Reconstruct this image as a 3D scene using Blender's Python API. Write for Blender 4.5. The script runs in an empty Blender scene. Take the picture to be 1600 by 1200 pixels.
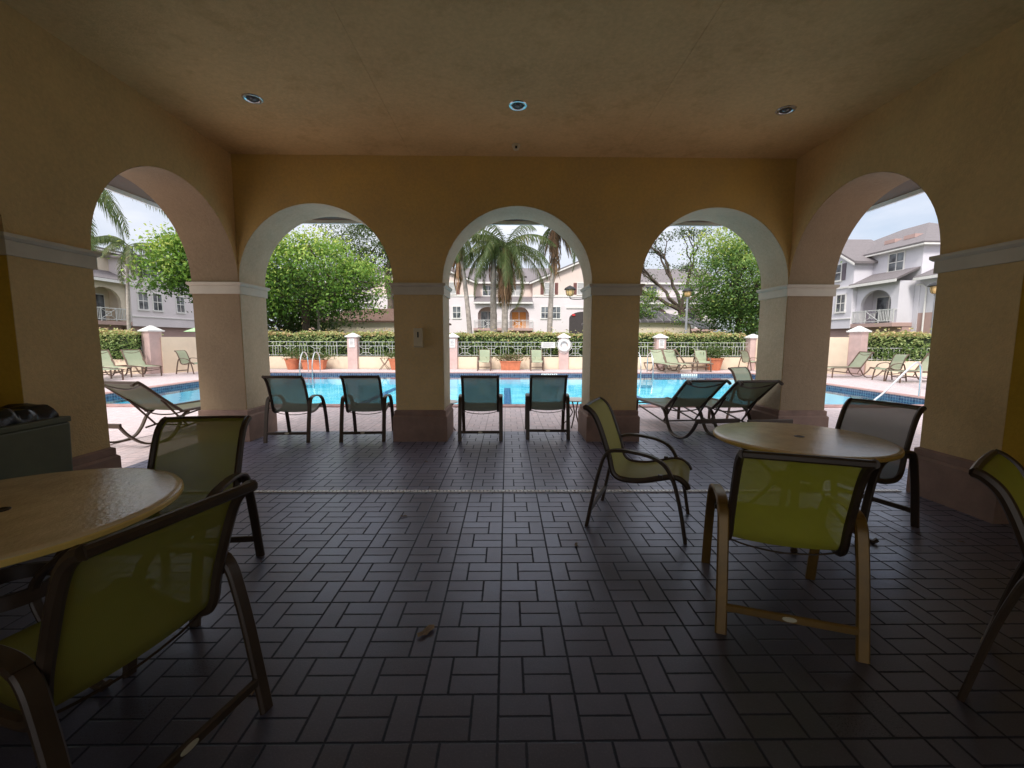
import bpy, math, random
import numpy as np
from mathutils import Vector, Matrix

R = math.radians
PI = math.pi
sc = bpy.context.scene
COL = sc.collection

# ------------------------------------------------------------------ materials
class NT:
    def __init__(s, name):
        s.mat = bpy.data.materials.new(name); s.mat.use_nodes = True
        s.nt = s.mat.node_tree; s.n = s.nt.nodes; s.l = s.nt.links
        s.n.clear()
        s.out = s.n.new('ShaderNodeOutputMaterial')
    def node(s, t, **kw):
        o = s.n.new(t)
        for k, v in kw.items(): setattr(o, k, v)
        return o
    def link(s, a, b): s.l.new(a, b)
    def put(s, sock, v):
        if isinstance(v, bpy.types.NodeSocket): s.l.new(v, sock)
        else:
            if hasattr(sock.default_value, '__len__') and not isinstance(v, (int, float)):
                v = tuple(v) + (1,) * (len(sock.default_value) - len(v))
            sock.default_value = v
    def m(s, op, a, b=0.0, c=0.0, clamp=False):
        o = s.node('ShaderNodeMath', operation=op, use_clamp=clamp)
        s.put(o.inputs[0], a); s.put(o.inputs[1], b); s.put(o.inputs[2], c)
        return o.outputs[0]
    def mix(s, f, a, b, mode='MIX'):
        o = s.node('ShaderNodeMix', data_type='RGBA', blend_type=mode)
        s.put(o.inputs[0], f); s.put(o.inputs[6], a); s.put(o.inputs[7], b)
        return o.outputs[2]
    def pos(s):
        g = s.node('ShaderNodeNewGeometry'); return g.outputs['Position']
    def obj(s):
        return s.node('ShaderNodeTexCoord').outputs['Object']
    def sep(s, v):
        o = s.node('ShaderNodeSeparateXYZ'); s.link(v, o.inputs[0]); return o.outputs
    def noise(s, vec, scale, detail=4, rough=.55, out=0):
        o = s.node('ShaderNodeTexNoise'); s.link(vec, o.inputs['Vector'])
        o.inputs['Scale'].default_value = scale; o.inputs['Detail'].default_value = detail
        o.inputs['Roughness'].default_value = rough
        return o.outputs[out]
    def ramp(s, f, stops):
        o = s.node('ShaderNodeValToRGB'); s.put(o.inputs[0], f)
        cr = o.color_ramp
        while len(cr.elements) < len(stops): cr.elements.new(.5)
        for e, (p, c) in zip(cr.elements, stops):
            e.position = p; e.color = tuple(c) + (1,) if len(c) == 3 else c
        return o.outputs[0]
    def rng(s, f, a, b, c, d):
        o = s.node('ShaderNodeMapRange'); s.put(o.inputs[0], f)
        for i, v in enumerate((a, b, c, d)): o.inputs[i + 1].default_value = v
        return o.outputs[0]
    def bump(s, h, strength=.3, dist=.01):
        o = s.node('ShaderNodeBump'); s.put(o.inputs['Height'], h)
        o.inputs['Strength'].default_value = strength; o.inputs['Distance'].default_value = dist
        return o.outputs[0]
    def bsdf(s, **kw):
        o = s.node('ShaderNodeBsdfPrincipled')
        for k, v in kw.items(): s.put(o.inputs[k.replace('_', ' ')], v)
        return o
    def done(s, sh):
        s.link(sh.outputs[0] if hasattr(sh, 'outputs') else sh, s.out.inputs[0]); return s.mat

def simple(name, col, rough=.6, var=.12, scale=6, bump=0, bscale=60, bdist=.004, metal=0, spec=.5, stain=None, streak=0):
    t = NT(name); P = t.obj()
    n1 = t.noise(P, scale, 5, .6)
    c2 = tuple(c * (1 - var * 2) for c in col); c3 = tuple(min(1, c * (1 + var)) for c in col)
    c = t.ramp(n1, [(.3, c2), (.7, c3)])
    if stain:
        n2 = t.noise(P, scale * .35, 6, .65)
        c = t.mix(t.rng(n2, .5, .72, 0, .75), c, stain)
    kw = dict(Base_Color=c, Roughness=t.rng(n1, .2, .8, rough - .06, rough + .06), Metallic=metal)
    kw['Specular_IOR_Level'] = spec
    if bump:
        kw['Normal'] = t.bump(t.noise(P, bscale, 4, .6), bump, bdist)
    return t.done(t.bsdf(**kw))

def stucco(name, lo, hi, z0, z1, blotch=None, bump=.6, scale=1.6):
    """painted stucco whose tone drifts slowly with height and with damp blotches"""
    t = NT(name); P = t.pos(); z = t.sep(P)[2]
    f = t.rng(z, z0, z1, 0, 1)
    c = t.mix(f, lo, hi)
    n = t.noise(P, scale, 6, .62)
    c = t.mix(t.rng(n, .32, .68, .5, 0), c, tuple(x * .62 for x in lo))
    n3 = t.noise(P, 28, 3, .6)
    c = t.mix(t.rng(n3, .35, .7, 0, .26), c, tuple(min(1, x * 1.35) for x in hi))
    if blotch:
        c = t.mix(t.rng(t.noise(P, 3.3, 8, .7), .52, .75, 0, .5), c, blotch)
    h = t.m('ADD', t.noise(P, 70, 4, .65), t.m('MULTIPLY', t.noise(P, 16, 3, .5), .7))
    return t.done(t.bsdf(Base_Color=c, Roughness=.85, Specular_IOR_Level=.25, Normal=t.bump(h, bump, .009)))

M = {}
M['wall_in'] = stucco('ochre stucco', (.66, .485, .255), (.68, .46, .14), 1.9, 3.4)  # one paint on all walls; warm interior light put into this ochre
M['wall_out'] = stucco('daylit beige stucco', (.58, .465, .31), (.60, .49, .345), 0, 3)  # same paint, daylight on the front arch jambs put into the colour
M['wall_room'] = stucco('brown stucco', (.66, .472, .232), (.64, .442, .192), 1.9, 3.4)  # same paint, tone of the side walls' light put in
M['wall_infill'] = stucco('yellow stucco with painted warm light', (.62, .40, .05), (.58, .37, .05), 1.9, 3.4)  # warm lamplight put into the saturated yellow
M['wall_side'] = stucco('dimmed tan stucco', (.33, .245, .155), (.33, .24, .145), 0, 3)  # same paint, dimmer side arch light put into a darker tan
M['ceiling'] = stucco('ceiling plaster', (.74, .525, .25), (.74, .525, .25), 3, 4, blotch=(.42, .25, .09), bump=.45, scale=.9)
M['impost'] = simple('cream moulding paint', (.62, .56, .45), .7, .06, 3, .15, 50)
M['plinth'] = simple('pinkish brown plinth paint', (.29, .185, .14), .8, .14, 4, .3, 60, .005)
M['soffit'] = simple('white fascia paint', (.85, .88, .90), .6, .04, 3)
M['soffit_dark'] = simple('brown soffit boards', (.11, .075, .05), .8, .1, 3)

def paver_mat(name, base, dark, joint, rlo, rhi, bumps=.8, spec=.5, far=None):
    t = NT(name); P = t.pos(); x, y, _ = t.sep(P)
    W, H = .3045, .203
    u = t.m('DIVIDE', t.m('ADD', x, .031), W); v = t.m('DIVIDE', t.m('SUBTRACT', y, 1.3739), H)
    cx = t.m('FLOOR', u); cy = t.m('FLOOR', v)
    fx = t.m('FRACT', u); fy = t.m('FRACT', v)
    odd = t.m('ABSOLUTE', t.m('MODULO', cy, 2.0))
    fx = t.m('ADD', t.m('MULTIPLY', fx, t.m('SUBTRACT', 1, odd)), t.m('MULTIPLY', t.m('SUBTRACT', 1, fx), odd))
    px = t.m('MULTIPLY', fx, W); py = t.m('MULTIPLY', fy, H)
    isv = t.m('GREATER_THAN', px, .203)
    up = t.m('GREATER_THAN', py, H / 2)
    dh = t.m('MINIMUM', t.m('MINIMUM', px, t.m('ABSOLUTE', t.m('SUBTRACT', .203, px))),
             t.m('MINIMUM', t.m('ABSOLUTE', t.m('SUBTRACT', py, H / 2)), t.m('MINIMUM', py, t.m('SUBTRACT', H, py))))
    dv = t.m('MINIMUM', t.m('MINIMUM', t.m('ABSOLUTE', t.m('SUBTRACT', px, .203)), t.m('SUBTRACT', W, px)), t.m('MINIMUM', py, t.m('SUBTRACT', H, py)))
    d = t.m('ADD', t.m('MULTIPLY', dh, t.m('SUBTRACT', 1, isv)), t.m('MULTIPLY', dv, isv))
    wob = t.m('MULTIPLY', t.m('SUBTRACT', t.noise(P, 35, 3), .5), .004)
    d = t.m('ADD', d, wob)
    sub = t.m('ADD', t.m('MULTIPLY', isv, 2), t.m('MULTIPLY', up, t.m('SUBTRACT', 1, isv)))
    cmb = t.node('ShaderNodeCombineXYZ'); t.link(cx, cmb.inputs[0]); t.link(cy, cmb.inputs[1]); t.link(sub, cmb.inputs[2])
    wn = t.node('ShaderNodeTexWhiteNoise', noise_dimensions='3D'); t.link(cmb.outputs[0], wn.inputs[0])
    rnd = wn.outputs['Value']
    c = t.mix(rnd, dark, base)
    c = t.mix(t.m('MULTIPLY', wn.outputs['Color'], .22), c, tuple(k * m_ for k, m_ in zip(base, (1.5, 1.1, .9))))
    n = t.noise(P, 9, 6, .65)
    c = t.mix(t.rng(n, .35, .7, .0, .45), c, tuple(k * .55 for k in dark))
    c = t.mix(t.rng(t.noise(P, 140, 2, .5), .52, .72, 0, .45), c, tuple(min(1, k * 1.9) for k in base))
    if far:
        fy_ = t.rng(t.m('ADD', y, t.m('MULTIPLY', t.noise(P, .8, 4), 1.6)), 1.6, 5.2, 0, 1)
        c = t.mix(fy_, c, t.mix(rnd, far, tuple(k * 1.35 for k in far)))  # paler and bluer towards the arches: outdoor sheen put into the base colour
    jf = t.rng(d, .0034, .0072, 1, 0)
    c = t.mix(jf, c, joint)
    hgt = t.m('ADD', t.rng(d, .0015, .0065, 0, 1), t.m('MULTIPLY', t.noise(P, 120, 4, .65), .30))
    hgt = t.m('ADD', hgt, t.m('MULTIPLY', t.noise(P, 18, 3, .6), .35))
    big = t.noise(P, .9, 4, .6)
    r = t.m('ADD', t.rng(big, .3, .7, rlo, rhi), t.m('MULTIPLY', rnd, .1))
    r = t.m('ADD', r, t.m('MULTIPLY', jf, .3), clamp=True)
    fine = t.noise(P, 160, 3, .6)
    r = t.m('ADD', r, t.rng(fine, .35, .65, -.07, .07), clamp=True)
    nb = t.bump(hgt, bumps, .0035)
    kw = dict(Base_Color=c, Roughness=r, Specular_IOR_Level=spec, Normal=nb)
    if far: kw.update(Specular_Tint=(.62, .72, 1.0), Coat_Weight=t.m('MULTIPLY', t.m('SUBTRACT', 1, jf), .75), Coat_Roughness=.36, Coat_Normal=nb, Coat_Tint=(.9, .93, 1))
    return t.done(t.bsdf(**kw))
M['paver_in'] = paver_mat('charcoal pavers with painted sheen', (.072, .066, .084), (.027, .024, .030), (.006, .005, .006), .30, .40, .5, 1.0, (.150, .140, .190))
M['paver_out'] = paver_mat('dry rose pavers', (.66, .56, .58), (.57, .48, .50), (.38, .31, .32), .5, .7, .4)
M['coping'] = simple('brick coping', (.42, .24, .22), .7, .2, 8, .3, 40)

def tile_mat(name, a, b, s, joint=(.7, .75, .8), gap=.05):
    t = NT(name); P = t.obj()
    o = t.node('ShaderNodeTexVoronoi', feature='F1', distance='CHEBYCHEV'); t.link(P, o.inputs['Vector'])
    o.inputs['Scale'].default_value = s; o.inputs['Randomness'].default_value = 0.0
    wn = t.node('ShaderNodeTexWhiteNoise', noise_dimensions='3D'); t.link(o.outputs['Position'], wn.inputs[0])
    c = t.mix(wn.outputs['Value'], a, b)
    c = t.mix(t.rng(o.outputs['Distance'], .5 - gap, .5, 0, .6), c, joint)
    return t.done(t.bsdf(Base_Color=c, Roughness=.25))
M['pool_tile'] = tile_mat('blue waterline tile', (.025, .03, .075), (.07, .085, .15), 13)
def pool_plaster():
    t = NT('aqua plaster with painted ripples'); P = t.pos()
    o = t.node('ShaderNodeTexVoronoi', feature='SMOOTH_F1'); 
    mp = t.node('ShaderNodeMixRGB'); mp.inputs[0].default_value = .12
    t.link(P, mp.inputs[1]); t.link(t.noise(P, 2.2, 3, .6, 1), mp.inputs[2]); t.link(mp.outputs[0], o.inputs['Vector'])
    o.inputs['Scale'].default_value = 2.6
    c = t.mix(t.rng(o.outputs['Distance'], .25, .62, 0, .5), (.13, .60, .76), (.50, .88, .92))  # bright cell network paints light ripples onto the plaster
    return t.done(t.bsdf(Base_Color=c, Roughness=.7))
M['pool'] = pool_plaster()
M['lane'] = simple('dark lane tile', (.02, .10, .30), .4, .05)
def water():
    t = NT('pool water'); P = t.pos()
    n = t.m('ADD', t.noise(P, 1.6, 3, .5), t.m('MULTIPLY', t.noise(P, 7, 2, .5), .25))
    nb = t.bump(n, .18, .03)
    tr = t.node('ShaderNodeBsdfTransparent'); tr.inputs[0].default_value = (.80, .97, 1, 1)
    gl = t.node('ShaderNodeBsdfGlossy'); gl.inputs['Roughness'].default_value = .04; gl.inputs[0].default_value = (.9, .95, 1, 1)
    t.link(nb, gl.inputs['Normal'])
    fr = t.node('ShaderNodeFresnel'); fr.inputs[0].default_value = 1.33; t.link(nb, fr.inputs['Normal'])
    mx = t.node('ShaderNodeMixShader'); t.link(t.m('MULTIPLY', fr.outputs[0], .8), mx.inputs[0]); t.link(tr.outputs[0], mx.inputs[1]); t.link(gl.outputs[0], mx.inputs[2])
    return t.done(mx)
M['water'] = water()

def sling(name, col, trans, transl=.25):
    t = NT(name); P = t.obj()
    w1 = t.node('ShaderNodeTexWave', wave_type='BANDS', bands_direction='X'); t.link(P, w1.inputs[0]); w1.inputs['Scale'].default_value = 70
    n = t.noise(P, 5, 4, .6)
    c = t.mix(t.rng(n, .35, .7, 0, .35), col, tuple(k * .72 for k in col))
    c = t.mix(t.m('MULTIPLY', w1.outputs[0], .22), c, tuple(k * .6 for k in col))
    b = t.bsdf(Base_Color=c, Roughness=.65, Specular_IOR_Level=.22)
    tl = t.node('ShaderNodeBsdfTranslucent'); t.put(tl.inputs[0], c)
    m1 = t.node('ShaderNodeMixShader'); m1.inputs[0].default_value = transl; t.link(b.outputs[0], m1.inputs[1]); t.link(tl.outputs[0], m1.inputs[2])
    tr = t.node('ShaderNodeBsdfTransparent')
    m2 = t.node('ShaderNodeMixShader'); m2.inputs[0].default_value = trans; t.link(m1.outputs[0], m2.inputs[1]); t.link(tr.outputs[0], m2.inputs[2])
    return t.done(m2)
M['sling_lime'] = sling('lime mesh sling toned for light', (.45, .44, .045), .12, .3)  # one sling cloth throughout; warm indoor light put into this lime
M['sling_olive'] = sling('olive mesh sling toned for light', (.30, .29, .055), .08, .3)  # same cloth, dimmer indoor light put into the olive
M['sling_pale'] = sling('pale lime mesh sling toned for light', (.62, .60, .18), .10, .3)  # same cloth, stronger light on the lone chair put into the colour
M['sling_grey'] = sling('grey green mesh sling', (.20, .215, .16), .07, .15)  # same cloth, backlight of the arches put into the grey green
M['sling_sage'] = sling('sage mesh sling toned for light', (.46, .53, .37), .10, .25)  # same cloth, bright outdoor light put into the pale sage
M['bronze'] = simple('bronze powder coat', (.060, .038, .022), .40, .12, 9, .08, 90, .002, metal=.2)
M['bronze_warm_lit'] = simple('bronze coat with painted warm light', (.19, .105, .02), .36, .16, 7, .08, 90, .002, metal=.25)  # same bronze coat, warm light on the near chair put into the colour
M['bronze_out'] = simple('weathered bronze coat', (.16, .10, .07), .5, .12, 9)
M['tag'] = simple('oval maker plate', (.62, .56, .38), .35, .05, metal=.3)
M['fibre'] = simple('beige fibreglass top', (.76, .59, .34), .17, .12, 3.5, .5, 48, .004, stain=(.50, .38, .24), spec=1.0)
M['fibre_edge'] = simple('tan table rim', (.74, .50, .13), .4, .08, 5)
M['bin'] = simple('olive green painted steel', (.10, .105, .05), .45, .1, 5, .1, 40)
M['liner'] = simple('black plastic bag', (.012, .012, .014), .22, .2, 20, .4, 20, .01)
M['steel'] = simple('polished steel', (.75, .77, .78), .22, .04, 8, metal=.9)
M['white_metal'] = simple('white painted metal', (.66, .67, .66), .45, .05, 6)
M['terracotta'] = simple('terracotta', (.60, .20, .10), .75, .12, 5, .15, 30)
M['post'] = simple('mauve pier paint', (.62, .45, .42), .8, .08, 3, .2, 50)
M['capw'] = simple('white pier cap', (.80, .79, .77), .7, .05, 4)
M['fwall'] = simple('cream low wall paint', (.80, .66, .50), .8, .06, 1.5, .15, 40)
M['sign'] = simple('white sign board', (.78, .76, .74), .5, .03)
M['ink'] = simple('grey sign lettering', (.22, .20, .22), .6, .05)
M['red'] = simple('red sign face', (.6, .04, .04), .5, .05)
M['boxp'] = simple('aged cream plastic', (.62, .54, .36), .45, .06, 6)
M['black'] = simple('black paint', (.015, .015, .016), .45, .1)
M['lampglass'] = simple('amber lamp glass', (.75, .50, .22), .3, .05)
M['drain'] = simple('white drain grate', (.95, .95, .97), .28, .03, 12, spec=1.0)
M['trim'] = simple('white trim', (.80, .78, .76), .6, .04)
M['bwall'] = simple('pale lilac stucco', (.80, .73, .75), .85, .04, .5)
M['bwall2'] = simple('pale peach stucco', (.83, .69, .63), .85, .04, .5)
M['blilac'] = simple('shaded lilac grey stucco', (.72, .70, .76), .85, .04, .5)  # shade on the right house put into its wall colour
M['bbrown'] = simple('rose brown stucco', (.50, .34, .31), .85, .06, .7)
M['bcream'] = simple('cream stucco', (.76, .66, .53), .85, .05, .5)
M['shutter'] = simple('maroon shutter', (.20, .08, .07), .6, .1)
M['shutterg'] = simple('grey plum shutter', (.16, .13, .16), .6, .1)
M['curtain'] = simple('pale blind behind glass', (.50, .50, .50), .4, .1)
M['warmdoor'] = simple('orange door', (.80, .33, .08), .6, .1)  # plain orange for one balcony's door panes
M['dark'] = simple('shaded recess', (.06, .05, .05), .8, .1)
def glass():
    t = NT('window glass'); P = t.obj()
    c = t.mix(t.rng(t.noise(P, 1.3, 3), .4, .62, 0, 1), (.045, .05, .06), (.20, .22, .24))
    return t.done(t.bsdf(Base_Color=c, Roughness=.08, Specular_IOR_Level=.8))
M['glass'] = glass()
def roof_tile(name, a, b, sc_=3.2):
    t = NT(name); P = t.obj()
    w = t.node('ShaderNodeTexWave', wave_type='BANDS', bands_direction='X'); t.link(P, w.inputs[0]); w.inputs['Scale'].default_value = sc_; w.inputs['Distortion'].default_value = .3
    w2 = t.node('ShaderNodeTexWave', wave_type='BANDS', bands_direction='Z', wave_profile='SAW'); t.link(P, w2.inputs[0]); w2.inputs['Scale'].default_value = sc_ * .9; w2.inputs['Distortion'].default_value = .3
    n = t.noise(P, 5, 4, .6)
    c = t.mix(n, a, b)
    c = t.mix(t.m('MULTIPLY', w2.outputs[0], .35), c, tuple(k * .4 for k in a))
    c = t.mix(t.rng(w.outputs[0], 0, .4, .45, 0), c, tuple(k * .45 for k in a))
    return t.done(t.bsdf(Base_Color=c, Roughness=.7, Normal=t.bump(t.m('ADD', w.outputs[0], w2.outputs[0]), .6, .05)))
M['tiles'] = roof_tile('mauve barrel tiles', (.20, .175, .185), (.34, .305, .32))
M['tiles_brown'] = roof_tile('brown barrel tiles', (.15, .08, .06), (.26, .16, .12))
def seam():
    t = NT('standing seam metal'); P = t.obj(); x = t.sep(P)[0]
    f = t.m('FRACT', t.m('MULTIPLY', x, 1.9)); c = t.mix(t.m('GREATER_THAN', f, .9), (.10, .09, .10), (.28, .26, .28))
    return t.done(t.bsdf(Base_Color=c, Roughness=.45))
M['seam'] = seam()
M['car'] = simple('white car paint', (.75, .76, .78), .2, .02)
M['rubber'] = simple('tyre rubber', (.02, .02, .02), .8, .1)
M['umb'] = simple('mint umbrella cloth', (.42, .62, .36), .8, .05)
M['asphalt'] = simple('asphalt', (.055, .054, .053), .9, .12, 9)
M['soil'] = simple('dark soil', (.05, .035, .025), .9, .15)
M['grass'] = simple('lawn', (.08, .12, .035), .9, .2, 2.5, .3, 20)

def leafmat(name, stops, transl=.35, rough=.5):
    t = NT(name)
    a = t.node('ShaderNodeAttribute', attribute_name='tone')
    c = t.ramp(a.outputs['Fac'], stops)
    b = t.bsdf(Base_Color=c, Roughness=rough, Specular_IOR_Level=.3)
    tl = t.node('ShaderNodeBsdfTranslucent'); t.put(tl.inputs[0], t.mix(.4, c, (.25, .36, .04)))
    m1 = t.node('ShaderNodeMixShader'); m1.inputs[0].default_value = transl; t.link(b.outputs[0], m1.inputs[1]); t.link(tl.outputs[0], m1.inputs[2])
    return t.done(m1)
M['leaf_bright'] = leafmat('bright leaves', [(0, (.02, .055, .015)), (.32, (.10, .22, .035)), (.62, (.28, .46, .08)), (1, (.58, .64, .16))])
M['leaf_mid'] = leafmat('green leaves', [(0, (.025, .06, .02)), (.38, (.11, .22, .055)), (.68, (.28, .42, .11)), (1, (.58, .62, .16))])
M['leaf_dark'] = leafmat('dusky leaves', [(0, (.03, .05, .025)), (.5, (.09, .13, .06)), (1, (.24, .28, .15))])
M['leaf_hedge'] = leafmat('hedge leaves', [(0, (.09, .16, .06)), (.35, (.22, .34, .12)), (.65, (.44, .54, .22)), (.9, (.62, .64, .30)), (1, (.70, .50, .28))])
M['leaf_plant'] = leafmat('potted plant leaves', [(0, (.03, .06, .02)), (.6, (.12, .18, .06)), (1, (.35, .22, .16))])
M['palm'] = leafmat('palm leaflets', [(0, (.025, .045, .015)), (.5, (.09, .13, .04)), (.8, (.20, .21, .09)), (1, (.42, .30, .16))], .3)
M['palm_dead'] = leafmat('dead palm leaflets', [(0, (.10, .065, .04)), (.5, (.30, .17, .10)), (1, (.48, .30, .18))], .2, .8)
M['bark'] = simple('grey bark', (.20, .16, .125), .9, .25, 6, .6, 18, .03)
M['bark_palm'] = simple('ringed palm bark', (.48, .42, .38), .9, .2, 5, .6, 12, .03, stain=(.24, .20, .18))
M['bark_dark'] = simple('dark bark', (.09, .065, .05), .9, .25, 6, .6, 18, .03)
M['dryleaf'] = simple('dry leaf', (.27, .19, .12), .8, .2, 30)

# ------------------------------------------------------------------ mesh helpers
class MB:
    def __init__(s): s.v = []; s.f = []; s.sm = False
    def add(s, vs, fs):
        b = len(s.v); s.v += [tuple(p) for p in vs]; s.f += [tuple(i + b for i in q) for q in fs]; return s
    def box(s, x0, x1, y0, y1, z0, z1):
        return s.add([(x0, y0, z0), (x1, y0, z0), (x1, y1, z0), (x0, y1, z0), (x0, y0, z1), (x1, y0, z1), (x1, y1, z1), (x0, y1, z1)],
                     [(0, 3, 2, 1), (4, 5, 6, 7), (0, 1, 5, 4), (1, 2, 6, 5), (2, 3, 7, 6), (3, 0, 4, 7)])
    def frus(s, cx, cy, z0, z1, a0, b0, a1, b1):
        p = [(cx + i * a0, cy + j * b0, z0) for i, j in ((-1, -1), (1, -1), (1, 1), (-1, 1))] + [(cx + i * a1, cy + j * b1, z1) for i, j in ((-1, -1), (1, -1), (1, 1), (-1, 1))]
        return s.add(p, [(0, 3, 2, 1), (4, 5, 6, 7), (0, 1, 5, 4), (1, 2, 6, 5), (2, 3, 7, 6), (3, 0, 4, 7)])
    def sweep(s, pts, prof, side=None, caps=True, scale=None):
        """sweep closed 2D profile [(a,b)] along pts; a along side vector, b along normal"""
        pts = [Vector(p) for p in pts]; n = len(pts); k = len(prof); vs = []
        ref = None
        for i, p in enumerate(pts):
            t = (pts[min(i + 1, n - 1)] - pts[max(i - 1, 0)]).normalized()
            if side is not None: S = Vector(side); S = (S - t * S.dot(t)).normalized()
            else:
                if ref is None: ref = Vector((0, 0, 1)) if abs(t.z) < .9 else Vector((1, 0, 0))
                S = (ref - t * ref.dot(t)).normalized(); ref = S
            N = t.cross(S); q = scale[i] if scale else 1
            for a, b in prof: vs.append(p + S * a * q + N * b * q)
        fs = [(i * k + j, i * k + (j + 1) % k, (i + 1) * k + (j + 1) % k, (i + 1) * k + j) for i in range(n - 1) for j in range(k)]
        if caps: fs += [tuple(reversed(range(k))), tuple((n - 1) * k + j for j in range(k))]
        return s.add(vs, fs)
    def tube(s, pts, r, n=8, **kw):
        s.sm = True
        if isinstance(r, (list, tuple)):
            return s.sweep(pts, [(math.cos(2 * PI * i / n), math.sin(2 * PI * i / n)) for i in range(n)], scale=list(r), **kw)
        return s.sweep(pts, [(r * math.cos(2 * PI * i / n), r * math.sin(2 * PI * i / n)) for i in range(n)], **kw)
    def band(s, pts, w, t, side):
        c = min(w, t) * .28; a, b = w / 2, t / 2
        return s.sweep(pts, [(a, -b + c), (a, b - c), (a - c, b), (-a + c, b), (-a, b - c), (-a, -b + c), (-a + c, -b), (a - c, -b)], side)
    def lathe(s, prof, cx=0, cy=0, n=32):
        k = len(prof); vs = [(cx + r * math.cos(2 * PI * i / n), cy + r * math.sin(2 * PI * i / n), z) for i in range(n) for r, z in prof]
        fs = [(i * k + j, ((i + 1) % n) * k + j, ((i + 1) % n) * k + j + 1, i * k + j + 1) for i in range(n) for j in range(k - 1)]
        s.sm = True
        return s.add(vs, fs)
    def prism(s, poly, y0, y1, ax='y'):
        """poly in (x,z) extruded y0..y1, or (y,z) extruded along x when ax='x'"""
        n = len(poly)
        if ax == 'y': vs = [(a, y0, b) for a, b in poly] + [(a, y1, b) for a, b in poly]
        elif ax == 'x': vs = [(y0, a, b) for a, b in poly] + [(y1, a, b) for a, b in poly]
        else: vs = [(a, b, y0) for a, b in poly] + [(a, b, y1) for a, b in poly]
        fs = [tuple(range(n)), tuple(reversed(range(n, 2 * n)))] + [(i, i + n, (i + 1) % n + n, (i + 1) % n) for i in range(n)]
        return s.add(vs, fs)
    def build(s, name, mat, parent=None, smooth=None, bevel=0, mw=None):
        me = bpy.data.meshes.new(name); me.from_pydata(s.v, [], s.f); me.validate()
        import bmesh
        bm = bmesh.new(); bm.from_mesh(me); bmesh.ops.recalc_face_normals(bm, faces=bm.faces); 
        if bevel:
            es = [e for e in bm.edges if len(e.link_faces) == 2 and e.calc_face_angle(0) > .6]
            bmesh.ops.bevel(bm, geom=es, offset=bevel, segments=2, affect='EDGES', profile=.6, clamp_overlap=True)
        bm.to_mesh(me); bm.free()
        me.materials.append(M[mat] if isinstance(mat, str) else mat)
        sm = s.sm if smooth is None else smooth
        if sm:
            me.polygons.foreach_set('use_smooth', [True] * len(me.polygons))
            me.set_sharp_from_angle(angle=R(38))
        o = bpy.data.objects.new(name, me); COL.objects.link(o)
        if parent: o.parent = parent
        return o

def tag(o, label=None, cat=None, group=None, kind=None):
    if label: o['label'] = label
    if cat: o['category'] = cat
    if group: o['group'] = group
    if kind: o['kind'] = kind
    return o
def thing(name, label, cat, loc=(0, 0, 0), rz=0, group=None):
    o = bpy.data.objects.new(name, None); COL.objects.link(o); o.location = loc; o.rotation_euler = (0, 0, rz); o.empty_display_size = .2
    return tag(o, label, cat, group)
def copy_tree(o, parent=None, swap=None):
    c = o.copy(); COL.objects.link(c); c.parent = parent
    if swap and c.type == 'MESH' and c.data.materials and c.data.materials[0].name in swap:
        c.data = c.data.copy(); c.data.materials[0] = swap[c.data.materials[0].name]
    for ch in [k for k in o.children]: copy_tree(ch, c, swap)
    return c
def spline(pts, n=6):
    P = [Vector(p) for p in pts]; out = []
    for i in range(len(P) - 1):
        p0 = P[max(i - 1, 0)]; p1 = P[i]; p2 = P[i + 1]; p3 = P[min(i + 2, len(P) - 1)]
        for j in range(n):
            t = j / n
            out.append(.5 * ((2 * p1) + (p2 - p0) * t + (2 * p0 - 5 * p1 + 4 * p2 - p3) * t * t + (3 * p1 - p0 - 3 * p2 + p3) * t ** 3))
    out.append(P[-1]); return out
def arc(xc, zc, r, n=28):
    return [(xc - r * math.cos(PI * i / n), zc + r * math.sin(PI * i / n)) for i in range(n + 1)]

# ------------------------------------------------------------------ measured layout
WL, WR, D, T = 3.565, 3.804, 5.857, .623
ZC, ZI, ZP = 3.775, 2.152, .438
OP = [(-3.565, -1.519), (-.863, 1.148), (1.796, 3.804)]
POOL = (-10.0, 10.0, 9.1, 17.55)
BACKY = -2.9

# ------------------------------------------------------------------ ground, deck, pool (setting)
def ring(mb, o, i, z, zt=None):
    (X0, X1, Y0, Y1), (x0, x1, y0, y1) = o, i
    for a in ((X0, x0, Y0, Y1), (x1, X1, Y0, Y1), (x0, x1, Y0, y0), (x0, x1, y1, Y1)):
        if a[1] > a[0] and a[3] > a[2]:
            mb.add([(a[0], a[2], z), (a[1], a[2], z), (a[1], a[3], z), (a[0], a[3], z)], [(0, 1, 2, 3)])
g = MB(); ring(g, (-900, 900, -600, 1400), POOL, -.03)
tag(g.build('lawn_ground', 'grass'), kind='structure')
d = MB(); ring(d, (-24, 26, 6.48, 20.0), POOL, 0)
for a in ((-24, -4.19, -6, 6.48), (4.43, 26, -6, 6.48)):
    d.add([(a[0], a[2], 0), (a[1], a[2], 0), (a[1], a[3], 0), (a[0], a[3], 0)], [(0, 1, 2, 3)])
tag(d.build('pool_deck_paving', 'paver_out'), kind='structure')
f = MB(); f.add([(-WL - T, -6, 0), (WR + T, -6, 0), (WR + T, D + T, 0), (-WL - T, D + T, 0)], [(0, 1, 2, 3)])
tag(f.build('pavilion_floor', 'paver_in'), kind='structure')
rd = MB(); rd.add([(-80, 36, -.022), (80, 36, -.022), (80, 49, -.022), (-80, 49, -.022)], [(0, 1, 2, 3)])
tag(rd.build('parking_road', 'asphalt'), kind='structure')

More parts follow.
